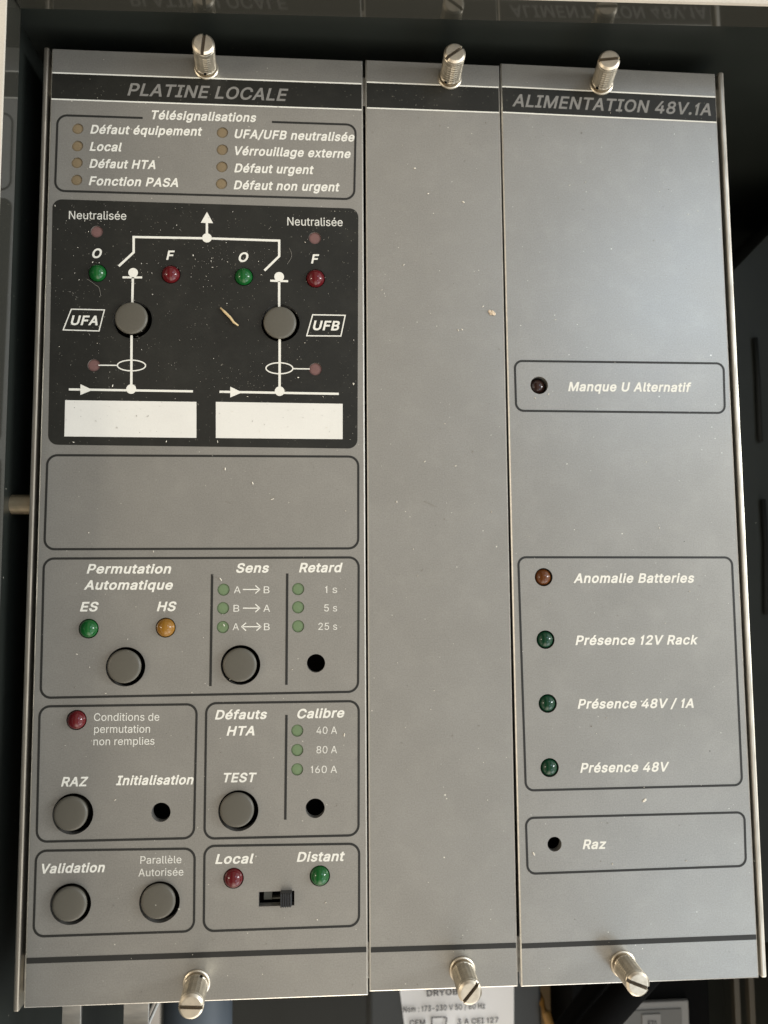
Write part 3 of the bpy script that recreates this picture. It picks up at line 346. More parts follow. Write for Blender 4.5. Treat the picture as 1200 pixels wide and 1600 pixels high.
    'u': '410|182,-5,211,-5,157,-5,115,11,134,0,95,21,69,59,80,37,58,80,53,139,53,107,53,219,53,379,53,299,73,379,114,379,93,379,114,301,114,144,114,222,114,114,137,75,121,91,152,58,200,50,173,50,218,50,249,62,235,54,264,70,283,97,275,81,292,112,296,153,296,131,296,228,296,379,296,304,316,379,357,379,337,379,357,253,357,0,357,126,337,0,298,0,318,0,298,31,298,92,298,61,301,92,307,92,304,92,295,57,257,17,279,32,235,2',
    'x': '379|21,0,44,0,71,73,171,218,121,145,171,202,171,171,171,187,124,240,29,379,76,310,52,379,100,379,76,379,116,355,147,306,132,330,160,287,179,253,170,270,188,237,207,206,198,221,197,206,175,206,186,206,185,221,202,253,194,237,211,270,233,306,221,287,249,330,282,379,266,355,305,379,352,379,328,379,304,309,209,169,256,239,209,184,209,214,209,199,258,143,358,0,308,71,334,0,287,0,310,0,268,28,231,85,249,57,219,103,200,136,209,120,191,152,173,182,182,167,183,182,205,182,194,182,195,167,178,136,186,152,170,120,148,85,160,103,129,57,91,0,110,28,68,0',
    'z': '380|42,0,141,0,42,15,42,46,42,30,112,137,254,320,183,228,254,321,254,323,254,322,185,323,48,323,117,323,48,342,48,379,48,361,143,379,333,379,238,379,333,363,333,331,333,347,264,241,126,60,195,150,126,59,126,56,126,58,197,56,339,56,268,56,339,38,339,0,339,19,240,0',
    'è': '404|212,-8,238,-8,175,-8,117,16,143,0,90,33,56,85,70,56,41,114,34,187,34,148,34,226,55,290,41,260,69,319,115,359,89,343,141,376,205,384,171,384,226,384,266,374,246,381,285,367,319,341,303,356,335,326,357,282,348,306,366,258,371,194,371,228,371,186,371,169,371,178,272,169,75,169,174,169,75,187,75,221,75,204,163,221,338,221,250,221,329,215,310,202,319,208,310,227,298,269,306,249,290,288,263,314,278,303,247,325,205,330,228,330,182,330,146,313,163,325,130,302,109,270,118,288,100,251,96,211,96,232,96,200,96,178,96,189,96,150,110,106,101,126,120,87,151,61,134,72,168,51,212,46,189,46,228,46,254,53,241,48,266,57,285,73,277,64,294,82,306,105,301,93,325,101,365,91,345,96,359,71,335,39,349,54,321,24,283,4,303,13,262,-4;180,429,196,429,158,462,114,529,136,496,136,529,182,529,159,529,198,496,230,429,214,462,213,429',
    'é': '404|212,-8,238,-8,175,-8,117,16,143,0,90,33,56,85,70,56,41,114,34,187,34,148,34,226,55,290,41,260,69,319,115,359,89,343,141,376,205,384,171,384,226,384,266,374,246,381,285,367,319,341,303,356,335,326,357,282,348,306,366,258,371,194,371,228,371,186,371,169,371,178,272,169,75,169,174,169,75,187,75,221,75,204,163,221,338,221,250,221,329,215,310,202,319,208,310,227,298,269,306,249,290,288,263,314,278,303,247,325,205,330,228,330,182,330,146,313,163,325,130,302,109,270,118,288,100,251,96,211,96,232,96,200,96,178,96,189,96,150,110,106,101,126,120,87,151,61,134,72,168,51,212,46,189,46,228,46,254,53,241,48,266,57,285,73,277,64,294,82,306,105,301,93,325,101,365,91,345,96,359,71,335,39,349,54,321,24,283,4,303,13,262,-4;177,429,194,429,193,462,225,529,209,496,247,529,293,529,270,529,271,496,227,429,249,462,210,429',
}


# ------------------------------------------------------------------ materials
def nt(name):
    m = bpy.data.materials.new(name)
    m.use_nodes = True
    n = m.node_tree.nodes
    return m, n, m.node_tree.links, n['Principled BSDF']


def plain(name, col, rough=0.5, metal=0.0, spec=0.5, coat=0.0, sub=0.0):
    m, n, l, b = nt(name)
    b.inputs['Base Color'].default_value = (*col, 1)
    b.inputs['Roughness'].default_value = rough
    b.inputs['Metallic'].default_value = metal
    b.inputs['Specular IOR Level'].default_value = spec
    b.inputs['Coat Weight'].default_value = coat
    b.inputs['Coat Roughness'].default_value = 0.06
    if sub:
        b.inputs['Subsurface Weight'].default_value = sub
        b.inputs['Subsurface Radius'].default_value = (0.0015, 0.0015, 0.0015)
    return m


def node(n, t, **kw):
    x = n.new(t)
    for k, v in kw.items():
        setattr(x, k, v)
    return x


def math_(n, l, op, a, b=None, clamp=False):
    x = node(n, 'ShaderNodeMath', operation=op, use_clamp=clamp)
    for i, v in enumerate((a, b)):
        if v is None:
            continue
        if isinstance(v, (int, float)):
            x.inputs[i].default_value = v
        else:
            l.new(v, x.inputs[i])
    return x.outputs[0]


def mix(n, l, fac, a, b):
    x = node(n, 'ShaderNodeMix', data_type='RGBA')
    if isinstance(fac, (int, float)):
        x.inputs[0].default_value = fac
    else:
        l.new(fac, x.inputs[0])
    for i, v in ((6, a), (7, b)):
        if isinstance(v, tuple):
            x.inputs[i].default_value = (*v, 1)
        else:
            l.new(v, x.inputs[i])
    return x.outputs[2]


def specks(n, l, co, cell, size, keep):
    """round dirt specks: one candidate per cell of `cell` mm, radius up to `size` of the cell, a share `keep` kept"""
    v = node(n, 'ShaderNodeTexVoronoi')
    v.inputs['Scale'].default_value = 1000.0 / cell
    l.new(co, v.inputs['Vector'])
    sep = node(n, 'ShaderNodeSeparateColor')
    l.new(v.outputs['Color'], sep.inputs[0])
    rad = math_(n, l, 'MULTIPLY', sep.outputs[1], size)
    near = math_(n, l, 'LESS_THAN', v.outputs['Distance'], rad)
    kept = math_(n, l, 'LESS_THAN', sep.outputs[0], keep)
    return math_(n, l, 'MULTIPLY', near, kept)


def painted(name, col, rough, spec, light_specks, dark_specks, grain, smudge, bump=0.05, film=(0.42, 0.39, 0.33), metal=0.0, haze=0.0):
    m, n, l, b = nt(name)
    tc = node(n, 'ShaderNodeTexCoord')
    geo = node(n, 'ShaderNodeNewGeometry')
    co = geo.outputs['Position']
    fine = node(n, 'ShaderNodeTexNoise')
    fine.inputs['Scale'].default_value = 2600
    fine.inputs['Detail'].default_value = 3
    l.new(co, fine.inputs['Vector'])
    big = node(n, 'ShaderNodeTexNoise')
    big.inputs['Scale'].default_value = 45
    big.inputs['Detail'].default_value = 5
    big.inputs['Roughness'].default_value = 0.6
    l.new(co, big.inputs['Vector'])
    g = math_(n, l, 'ADD', math_(n, l, 'MULTIPLY', math_(n, l, 'SUBTRACT', fine.outputs[0], 0.5), grain), 1.0)
    g2 = math_(n, l, 'ADD', math_(n, l, 'MULTIPLY', math_(n, l, 'SUBTRACT', big.outputs[0], 0.5), smudge), g)
    hsv = node(n, 'ShaderNodeHueSaturation')
    hsv.inputs['Color'].default_value = (*col, 1)
    l.new(g2, hsv.inputs['Value'])
    c = hsv.outputs[0]
    for cell, size, keep in light_specks:
        f = specks(n, l, co, cell, size, keep)
        c = mix(n, l, math_(n, l, 'MULTIPLY', f, 0.8), c, film)
    for cell, size, keep in dark_specks:
        f = specks(n, l, co, cell, size, keep)
        c = mix(n, l, math_(n, l, 'MULTIPLY', f, 0.55), c, (0.03, 0.028, 0.024))
    if haze:
        hz = node(n, 'ShaderNodeTexNoise')
        hz.inputs['Scale'].default_value = 120
        hz.inputs['Detail'].default_value = 8
        hz.inputs['Roughness'].default_value = 0.7
        l.new(co, hz.inputs['Vector'])
        hf_ = math_(n, l, 'MULTIPLY', math_(n, l, 'SUBTRACT', hz.outputs[0], 0.48, True), haze * 4, True)
        c = mix(n, l, hf_, c, film)
    l.new(c, b.inputs['Base Color'])
    rr = math_(n, l, 'ADD', math_(n, l, 'MULTIPLY', big.outputs[0], 0.09), rough - 0.045)
    l.new(rr, b.inputs['Roughness'])
    b.inputs['Specular IOR Level'].default_value = spec
    b.inputs['Metallic'].default_value = metal
    bp = node(n, 'ShaderNodeBump')
    bp.inputs['Strength'].default_value = bump
    bp.inputs['Distance'].default_value = 0.0002
    l.new(fine.outputs[0], bp.inputs['Height'])
    l.new(bp.outputs[0], b.inputs['Normal'])
    return m


def worn_metal(name, col, rough, streak, scale=(900, 900, 60)):
    m, n, l, b = nt(name)
    geo = node(n, 'ShaderNodeNewGeometry')
    mp = node(n, 'ShaderNodeMapping')
    mp.inputs['Scale'].default_value = scale
    l.new(geo.outputs['Position'], mp.inputs[0])
    no = node(n, 'ShaderNodeTexNoise')
    no.inputs['Scale'].default_value = 1
    no.inputs['Detail'].default_value = 4
    l.new(mp.outputs[0], no.inputs['Vector'])
    f = math_(n, l, 'MULTIPLY', math_(n, l, 'SUBTRACT', no.outputs[0], 0.35, True), streak, True)
    c = mix(n, l, f, col, tuple(v * 0.35 for v in col))
    l.new(c, b.inputs['Base Color'])
    b.inputs['Metallic'].default_value = 1
    l.new(math_(n, l, 'ADD', math_(n, l, 'MULTIPLY', no.outputs[0], 0.25), rough - 0.1), b.inputs['Roughness'])
    return m


M = {}
M['paint'] = painted('grey_satin_paint', (0.322, 0.310, 0.280), 0.34, 0.5,
                     [(1.3, 0.11, 0.12), (4.0, 0.06, 0.28)], [(5.0, 0.05, 0.12), (2.1, 0.06, 0.06)], 0.46, 0.15, film=(0.9, 0.86, 0.75), metal=0.62, haze=0.05)
M['edge'] = worn_metal('bare_edge_metal', (0.80, 0.78, 0.72), 0.32, 0.8)
M['black_print'] = painted('black_print', (0.013, 0.0125, 0.0095), 0.5, 0.35,
                           [(0.55, 0.24, 0.14), (1.1, 0.16, 0.18), (2.6, 0.08, 0.3)], [], 0.5, 0.9, film=(0.16, 0.15, 0.12), haze=0.05)
M['outline'] = painted('dark_line_print', (0.016, 0.0155, 0.013), 0.5, 0.4, [(1.2, 0.12, 0.12)], [], 0.3, 0.3)
M['white_print'] = painted('white_print', (0.73, 0.705, 0.62), 0.5, 0.4, [], [(1.0, 0.10, 0.10)], 0.15, 0.12, film=(.3, .3, .3))
M['dim_print'] = painted('off_white_print', (0.62, 0.60, 0.53), 0.5, 0.4, [], [], 0.2, 0.2)
M['grey_print'] = painted('grey_title_print', (0.20, 0.19, 0.17), 0.5, 0.4, [(1.7, 0.1, 0.1)], [], 0.2, 0.1)
M['field'] = painted('writing_field_white', (0.69, 0.665, 0.60), 0.5, 0.4, [], [(2.2, 0.07, 0.35), (0.9, 0.09, 0.16)], 0.10, 0.20)
M['button'] = painted('grey_button_plastic', (0.088, 0.080, 0.062), 0.42, 0.4, [(1.7, 0.10, 0.10)], [], 0.14, 0.2)
M['nickel'] = worn_metal('nickel_plate', (0.68, 0.61, 0.49), 0.37, 1.1, (500, 500, 500))
M['side'] = worn_metal('dull_side_metal', (0.62, 0.57, 0.48), 0.42, 1.6, (700, 120, 300))
M['void'] = plain('black_interior', (0.006, 0.006, 0.005), 0.8, spec=0.1)
M['green'] = plain('green_lens', (0.004, 0.078, 0.013), 0.09, spec=0.42)
M['darkgreen'] = plain('dark_green_lens', (0.0015, 0.034, 0.013), 0.08, spec=0.42)
M['red'] = plain('red_lens', (0.090, 0.005, 0.007), 0.09, spec=0.42)
M['amber'] = plain('amber_lens', (0.235, 0.108, 0.012), 0.10, spec=0.42)
M['brown'] = plain('brown_lens', (0.095, 0.028, 0.004), 0.08, spec=0.42)
M['black'] = plain('smoked_lens', (0.026, 0.010, 0.007), 0.08, spec=0.42)
M['tan'] = painted('tan_window', (0.200, 0.148, 0.082), 0.5, 0.4, [], [], 0.3, 0.5)
M['pink'] = painted('dull_pink_window', (0.165, 0.085, 0.075), 0.5, 0.4, [(1.0, 0.12, 0.1)], [], 0.3, 0.3)
M['sage'] = painted('sage_window', (0.135, 0.190, 0.095), 0.5, 0.4, [], [], 0.2, 0.3)
M['slider'] = plain('black_slider_plastic', (0.012, 0.013, 0.014), 0.42)
M['slotgrey'] = plain('grey_contact_plate', (0.17, 0.17, 0.14), 0.5)
M['straw'] = plain('dry_straw', (0.60, 0.45, 0.24), 0.7)
M['crumb'] = plain('plaster_crumb', (0.62, 0.50, 0.36), 0.85)
M['dust'] = plain('pale_dust', (0.74, 0.69, 0.58), 0.9)


# ------------------------------------------------------------------ object helpers
WORLD_LOC = {}


def tag(o, label=None, cat=None, group=None, kind=None):
    for k, v in (('label', label), ('category', cat), ('group', group), ('kind', kind)):
        if v:
            o[k] = v
    return o


def empty(name, loc, label, cat, group=None):
    o = bpy.data.objects.new(name, None)
    o.empty_display_size = 0.01
    C.objects.link(o)
    o.location = Vector(loc) * S
    WORLD_LOC[o.name] = Vector(loc)
    return tag(o, label, cat, group)


def link(name, me, loc, parent=None, label=None, rot=None):
    o = bpy.data.objects.new(name, me)
    C.objects.link(o)
    loc = Vector(loc)
    base = Vector((0, 0, 0))
    if parent is not None:
        o.parent = parent
        base = WORLD_LOC[parent.name]
    o.location = (loc - base) * S
    if rot:
        o.rotation_euler = rot
    WORLD_LOC[o.name] = loc
    if label:
        o['label'] = label
    return o


def make(name, verts, faces, mats, parent=None, label=None, idx=None, smooth=False, origin=None):
    """verts in absolute mm; the object's origin is put at the middle of the shape"""
    vs = [Vector(v) for v in verts]
    if origin is None:
        lo = Vector([min(v[i] for v in vs) for i in range(3)])
        hi = Vector([max(v[i] for v in vs) for i in range(3)])
        origin = (lo + hi) / 2
    origin = Vector(origin)
    me = bpy.data.meshes.new(name)
    me.from_pydata([(v - origin) * S for v in vs], [], faces)
    for m in (mats if isinstance(mats, list) else [mats]):
        me.materials.append(m)
    if idx:
        for p, i in zip(me.polygons, idx):
            p.material_index = i
    if smooth:
        for p in me.polygons:
            p.use_smooth = True
    me.update()
    return link(name, me, origin, parent, label)


def merge(parts):
    V, F = [], []
    for v, f in parts:
        k = len(V)
        V += list(v)
        F += [[i + k for i in q] for q in f]
    return V, F


def box(x0, x1, y0, y1, z0, z1, b=0.0):
    if b <= 0:
        v = [(x, y, z) for z in (z0, z1) for y in (y0, y1) for x in (x0, x1)]
        f = [(0, 2, 3, 1), (4, 5, 7, 6), (0, 1, 5, 4), (2, 6, 7, 3), (0, 4, 6, 2), (1, 3, 7, 5)]
        return v, f
    bm = bmesh.new()
    bmesh.ops.create_cube(bm, size=1)
    for q in bm.verts:
        q.co = Vector(((x0 + x1) / 2 + q.co.x * (x1 - x0), (y0 + y1) / 2 + q.co.y * (y1 - y0), (z0 + z1) / 2 + q.co.z * (z1 - z0)))
    bmesh.ops.bevel(bm, geom=list(bm.edges), offset=b, segments=2, profile=0.6, affect='EDGES')
    bm.verts.index_update()
    v = [tuple(q.co) for q in bm.verts]
    f = [[q.index for q in p.verts] for p in bm.faces]
    bm.free()
    return v, f


def lathe(prof, n=40, cap_top=True, cap_bottom=False, rad=None):
    v, f = [], []
    for j, (r, z) in enumerate(prof):
        for i in range(n):
            a = 2 * math.pi * i / n
            rr = r if rad is None else rad(i, j, r)
            v.append((rr * math.cos(a), rr * math.sin(a), z))
    for j in range(len(prof) - 1):
        for i in range(n):
            k = (i + 1) % n
            f.append((j * n + i, j * n + k, (j + 1) * n + k, (j + 1) * n + i))
    if cap_top:
        f.append([(len(prof) - 1) * n + i for i in range(n)])
    if cap_bottom:
        f.append([i for i in range(n)][::-1])
    return v, f


def shift(vf, d, mat=None):
    v, f = vf
    return [tuple((mat @ Vector(q) if mat else Vector(q)) + Vector(d)) for q in v], f


def circle(x, y, r, n=40):
    return [(x + r * math.cos(2 * math.pi * i / n), y + r * math.sin(2 * math.pi * i / n)) for i in range(n)]


def rounded(q, R, inset=0.0, n=8):
    """closed path of a rounded quad given TL, TR, BR, BL"""
    q = [Vector(a) for a in q]
    c = sum(q, Vector((0, 0))) / 4
    if inset:
        q = [a + Vector((inset if a.x < c.x else -inset, inset if a.y < c.y else -inset)) for a in q]
    out = []
    for i in range(4):
        a, p, b = q[i - 1], q[i], q[(i + 1) % 4]
        p1 = p + (a - p).normalized() * R
        p2 = p + (b - p).normalized() * R
        o = p1 + p2 - p
        for k in range(n + 1):
            t = math.pi / 2 * k / n
            out.append(tuple(o + (p1 - o) * math.cos(t) + (p2 - o) * math.sin(t)))
    return out


def fill_holes(outer, holes, z):
    bm = bmesh.new()
    ed = []
    for loop in [outer] + holes:
        vs = [bm.verts.new((x, y, z)) for x, y in loop]
        for i in range(len(vs)):
            ed.append(bm.edges.new((vs[i], vs[(i + 1) % len(vs)])))
    bmesh.ops.triangle_fill(bm, use_beauty=True, edges=ed)
    for p in bm.faces:
        if p.normal.z < 0:
            p.normal_flip()
    bm.verts.index_update()
    v = [tuple(q.co) for q in bm.verts]
    f = [[q.index for q in p.verts] for p in bm.faces]
    bm.free()
    return v, f


def stroke(path, w, z, closed=False):
    """a flat printed line of width w along path"""
    P = [Vector(a) for a in path]
    n = len(P)
    L, Rr = [], []
    for i in range(n):
        if closed:
            a, b = P[i] - P[i - 1], P[(i + 1) % n] - P[i]
        else:
            a = P[i] - P[i - 1] if i > 0 else P[1] - P[0]
            b = P[i + 1] - P[i] if i < n - 1 else P[-1] - P[-2]
        a, b = a.normalized(), b.normalized()
        t = (a + b).normalized()
        nn = Vector((-t.y, t.x))
        k = max(0.4, nn.dot(Vector((-a.y, a.x))))
        L.append(P[i] + nn * w / 2 / k)
        Rr.append(P[i] - nn * w / 2 / k)
    v = [(p.x, p.y, z) for p in L] + [(p.x, p.y, z) for p in Rr]
    f = []
    for i in range(n if closed else n - 1):
        j = (i + 1) % n
        f.append((i, n + i, n + j, j))
    return v, f


def tube(path, r, n=8, taper=None):
    P = [Vector(a) for a in path]
    v, f = [], []
    for i, p in enumerate(P):
        t = ((P[min(i + 1, len(P) - 1)]) - P[max(i - 1, 0)]).normalized()
        a = t.orthogonal().normalized()
        if abs(t.z) < 0.9:
            a = t.cross(Vector((0, 0, 1))).normalized()
        b = t.cross(a)
        rr = r if taper is None else r * taper[i]
        for k in range(n):
            g = 2 * math.pi * k / n
            v.append(tuple(p + a * rr * math.cos(g) + b * rr * math.sin(g)))
    for i in range(len(P) - 1):
        for k in range(n):
            m = (k + 1) % n
            f.append((i * n + k, i * n + m, (i + 1) * n + m, (i + 1) * n + k))
    f.append([k for k in range(n)][::-1])
    f.append([(len(P) - 1) * n + k for k in range(n)])
    return v, f


# ------------------------------------------------------------------ lettering
GL = {}
for ch, s in GLYPHS.items():
    adv, body = s.split('|')
    sp = []
    for t in body.split(';'):
        if t:
            n = [int(k) / 1000 for k in t.split(',')]
            sp.append([n[i:i + 6] for i in range(0, len(n), 6)])
    GL[ch] = (int(adv) / 1000, sp)
CAP = 0.509


def flatten(pts, n=4):
    out = []
    for p, q in zip(pts, pts[1:] + pts[:1]):
        a, b, c, d = Vector(p[0:2]), Vector(p[4:6]), Vector(q[2:4]), Vector(q[0:2])
        straight = (b - a).length < 1e-4 and (d - c).length < 1e-4
        chord = (d - a).length
        if not straight and chord > 1e-6:
            e = (d - a) / chord
            straight = abs(e.cross(b - a)) < 0.002 and abs(e.cross(c - a)) < 0.002
        for k in range(1 if straight else n):
            t = k / n
            out.append(a * (1 - t) ** 3 + b * 3 * t * (1 - t) ** 2 + c * 3 * t * t * (1 - t) + d * t ** 3)
    res = []
    for p in out:
        if not res or (p - res[-1]).length > 0.003:
            res.append(p)
    if len(res) > 1 and (res[0] - res[-1]).length < 0.003:
        res.pop()
    return res


def area_of(P):
    return sum(p.cross(q) for p, q in zip(P, P[1:] + P[:1])) / 2


def winding(x, y, loops):
    w = 0
    for P in loops:
        for p, q in zip(P, P[1:] + P[:1]):
            if (p.y > y) != (q.y > y) and x < (q.x - p.x) * (y - p.y) / (q.y - p.y) + p.x:
                w += 1 if q.y > p.y else -1
    return w


GCACHE = {}


def glyph(ch, bold):
    """one letter as triangles, its strokes thickened by `bold` and merged where they overlap"""
    if (ch, bold) in GCACHE:
        return GCACHE[ch, bold]
    loops = [flatten(s) for s in GL[ch][1]]
    loops = [P for P in loops if len(P) > 2]
    res = ([], [])
    if loops:
        sg = 1 if area_of(max(loops, key=lambda P: abs(area_of(P)))) > 0 else -1
        fat = []
        for P in loops:
            Q = []
            for i, p in enumerate(P):
                a = (p - P[i - 1]).normalized()
                b = (P[(i + 1) % len(P)] - p).normalized()
                na, nb = Vector((a.y, -a.x)) * sg, Vector((b.y, -b.x)) * sg
                m = na + nb
                m = m.normalized() if m.length > 1e-4 else na
                Q.append(p + m * bold / max(0.6, m.dot(na)))
            fat.append(Q)
        vs, es = [], []
        for Q in fat:
            k = len(vs)
            vs += Q
            es += [(k + i, k + (i + 1) % len(Q)) for i in range(len(Q))]
        r = delaunay_2d_cdt(vs, es, [], 0, 1e-5)
        V = r[0]
        F = []
        for f in r[2]:
            c = sum((V[i] for i in f), Vector((0, 0))) / len(f)
            if winding(c.x, c.y, fat) != 0:
                F.append(list(f))
        res = ([(v.x, v.y) for v in V], F)
    GCACHE[ch, bold] = res
    return res


STYLE = {'bi': (0.024, 0.22), 'r': (0.004, 0.0), 'T': (0.017, 0.24), 'b': (0.02, 0.0)}


def captions(jobs):
    """jobs: (name, text, style, x0, y0, x1, y1, cap, z, material, parent, label); one mesh object each"""
    res = []
    for name, text, style, x0, y0, x1, y1, cap, z, mat, parent, label in jobs:
        bold, shear = STYLE[style]
        k = cap / (CAP + 2 * bold)
        co, fs = [], []
        pen = 0.0
        for ch in text:
            V, F = glyph(ch, bold)
            n0 = len(co)
            co += [((x + pen) * k + shear * y * k, (y + bold) * k) for x, y in V]
            fs += [[i + n0 for i in f] for f in F]
            pen += GL[ch][0] + bold * 1.5
        used = sorted({i for f in fs for i in f})
        ren = {o: i for i, o in enumerate(used)}
        co = [co[i] for i in used]
        fs = [[ren[i] for i in f] for f in fs]
        a, b = min(c[0] for c in co), max(c[0] for c in co)
        L = math.hypot(x1 - x0, y1 - y0)
        ang = math.atan2(y1 - y0, x1 - x0)
        ca, sa = math.cos(ang), math.sin(ang)
        vs = []
        for u, w in co:
            u = (u - a) / (b - a) * L
            vs.append((x0 + u * ca - w * sa, y0 + u * sa + w * ca, z))
        fs = [f if (Vector(vs[f[1]]) - Vector(vs[f[0]])).cross(Vector(vs[f[2]]) - Vector(vs[f[0]])).z > 0 else f[::-1] for f in fs]
        res.append(make(name, vs, fs, mat, parent, label))
    return res


# ------------------------------------------------------------------ enclosure round the rack (setting)
M['smoke'] = plain('smoked_glossy_plastic', (0.030, 0.029, 0.023), 0.075, spec=1.0)
M['cab'] = painted('black_cabinet_paint', (0.016, 0.0185, 0.0155), 0.4, 0.4, [(4.0, 0.05, 0.3)], [], 0.3, 0.5)
M['rim'] = painted('cream_enclosure_rim', (0.55, 0.50, 0.42), 0.6, 0.3, [], [(2.0, 0.1, 0.2)], 0.3, 0.4)
M['brass'] = worn_metal('dull_brass', (0.62, 0.50, 0.33), 0.45, 0.7, (400, 400, 400))
M['alu'] = worn_metal('galvanised_steel', (0.62, 0.60, 0.55), 0.42, 1.2, (120, 500, 500))

enc = empty('enclosure', (0, 0, -100), 'dark open enclosure with glossy smoked lip around the rack of panels', 'enclosure')
# top lip follows a slightly skewed line, as in the photo
TL_, TR_ = 132.9, 134.5


def skew_box(xa, xb, ya0, yb0, h, z0a, z0b, z1a, z1b):
    v = [(xa, ya0, z0a), (xb, yb0, z0b), (xb, yb0 + h, z0b), (xa, ya0 + h, z0a),
         (xa, ya0, z1a), (xb, yb0, z1b), (xb, yb0 + h, z1b), (xa, ya0 + h, z1a)]
    f = [(0, 3, 2, 1), (4, 5, 6, 7), (0, 1, 5, 4), (1, 2, 6, 5), (2, 3, 7, 6), (3, 0, 4, 7)]
    return v, f


v, f = skew_box(-93.6, 190, 132.7, 135.2, 14, 13.2, 15.5, 21.0, 23.4)
make('top_lip', v, f, M['smoke'], enc)
v, f = skew_box(-93.6, 190, 132.75, 135.25, 30, 21.05, 23.45, 22.0, 24.4)
make('top_rim', v, f, M['rim'], enc)
v, f = box(-112, -94.0, -200, 146, 12.0, 20.3)
make('side_lip', v, f, M['smoke'], enc)
v, f = box(-140, -94.05, -200, 180, 20.35, 21.2)
make('side_rim', v, f, M['rim'], enc)
v, f = merge([box(-104, -99, -230, 139, -210, 11.95), box(-99, 205, 138.2, 143, -210, 13.0),
              box(200, 205, -450, 138, -210, 13), box(-99, 200, -300, 138, -215, -210)])
make('cabinet_wall', v, f, M['cab'], enc)

# ------------------------------------------------------------------ subrack: side plates and rails behind the panels
rack = empty('subrack', (8, 0, -80), 'bare metal subrack whose thin side plates flank the three grey panels', 'subrack')
v, f = box(-92.35, -90.95, -132.0, 131.5, -165, -0.3, 0.45)
make('side_plate', v, f, M['side'], rack, 'dull worn side plate along the left edge of the control panel')
v, f = box(107.5, 109.0, -131.4, 131.4, -165, -0.3, 0.45)
make('side_plate', v, f, M['side'], rack, 'bright side plate along the right edge of the power supply panel')
for y0, y1 in ((118.5, 127.5), (-128.5, -119)):
    v, f = box(-90.9, 107.45, y0, y1, -14, -2.9, 0.3)
    make('rail', v, f, M['alu'], rack)
st = [(2.75, -1), (2.75, 1)]
rod = lathe([(2.75, -99.0), (2.75, -92.4)], 24, True, True)
rm = Matrix(((0, 0, 1), (0, 1, 0), (-1, 0, 0)))
v, f = shift(rod, (0, 0.1, -6.0), rm)
tag(make('standoff', v, f, M['brass'], smooth=False), 'short brass standoff between the left side plate and enclosure wall', 'standoff')

# ------------------------------------------------------------------ the three panels
mods = []
info = [('control_panel', 'wide grey control panel titled PLATINE LOCALE with black mimic diagram and buttons', 'control panel'),
        ('blank_panel', 'narrow blank grey panel between the control panel and the power supply panel', 'blank panel'),
        ('power_supply_panel', 'grey power supply panel titled ALIMENTATION 48V.1A with a column of green lamps', 'power supply')]
for i in range(3):
    q = PLATES[i]
    cx = sum(a[0] for a in q) / 4
    cy = sum(a[1] for a in q) / 4
    mods.append(empty(info[i][0], (cx, cy, 0), info[i][1], info[i][2], 'grey rack panels side by side'))

SLOT_R = [(min(a[0] for a in SLOT), max(a[1] for a in SLOT) - .1), (max(a[0] for a in SLOT), max(a[1] for a in SLOT) - .1),
          (max(a[0] for a in SLOT), min(a[1] for a in SLOT) + .05), (min(a[0] for a in SLOT), min(a[1] for a in SLOT) + .05)]


def cutouts(i):
    h = []
    for m, col, x, y, r in LEDS:
        if m == i:
            h.append(circle(x, y, r + 0.13))
    if i == 0:
        for b in BUTTONS:
            h.append(circle(b[0], b[1], b[2], 56))
        h.append([tuple(a) for a in SLOT_R])
    if i == 0:
        for k, x, y, r in WINDOWS:
            h.append(circle(x, y, r, 28))
    for m, x, y, r in HOLES:
        if m == i:
            h.append(circle(x, y, r))
    return h


BEV, THICK = 0.34, 2.5
for i in range(3):
    q = [Vector(a) for a in PLATES[i]]
    c = sum(q, Vector((0, 0))) / 4
    ins = [a + Vector((BEV if a.x < c.x else -BEV, BEV if a.y < c.y else -BEV)) for a in q]
    holes = cutouts(i)
    v, f = fill_holes([tuple(a) for a in ins], holes, 0.0)
    idx = [0] * len(f)
    k = len(v)
    v += [(a.x, a.y, 0.0) for a in ins] + [(a.x, a.y, -BEV) for a in q] + [(a.x, a.y, -THICK) for a in q]
    for a in range(4):
        b = (a + 1) % 4
        f += [(k + a, k + b, k + 4 + b, k + 4 + a), (k + 4 + a, k + 4 + b, k + 8 + b, k + 8 + a)]
        idx += [1, 1]
    for h in holes:
        k = len(v)
        n = len(h)
        v += [(x, y, 0.0) for x, y in h] + [(x, y, -THICK) for x, y in h]
        for a in range(n):
            b = (a + 1) % n
            f.append((k + b, k + a, k + n + a, k + n + b))
            idx.append(0)
    make('faceplate', v, f, [M['paint'], M['edge']], mods[i], None, idx)
    # the dark body of the module behind its plate
    x0, x1 = min(a.x for a in q) + 1, max(a.x for a in q) - 1
    v, f = box(x0, x1, -117, 117, -90, -8.5)
    make('module_body', v, f, M['void'], mods[i])

Z1, Z2 = 0.05, 0.10
for i in range(3):
    (a0, a1), (b0, b1), (c0, c1), (d0, d1) = [[Vector(p) for p in e] for e in BANDS[i]]
    ix = Vector((0.33, 0))
    v = [(*(a0 + ix), Z1), (*(a1 - ix), Z1), (*(b1 - ix), Z1), (*(b0 + ix), Z1)]
    band = make('title_band', v, [(3, 2, 1, 0)], M['black_print'], mods[i])
    v, f = stroke([tuple(a0 + ix), tuple(a1 - ix)], 0.42, Z2)
    make('band_line', v, f, M['white_print'], band)
    v, f = stroke([tuple(b0 + ix), tuple(b1 - ix)], 0.42, Z2)
    make('band_line', v, f, M['white_print'], band)
    v = [(*(c0 + ix), Z1), (*(c1 - ix), Z1), (*(d1 - ix), Z1), (*(d0 + ix), Z1)]
    make('foot_line', v, [(3, 2, 1, 0)], M['outline'], mods[i])

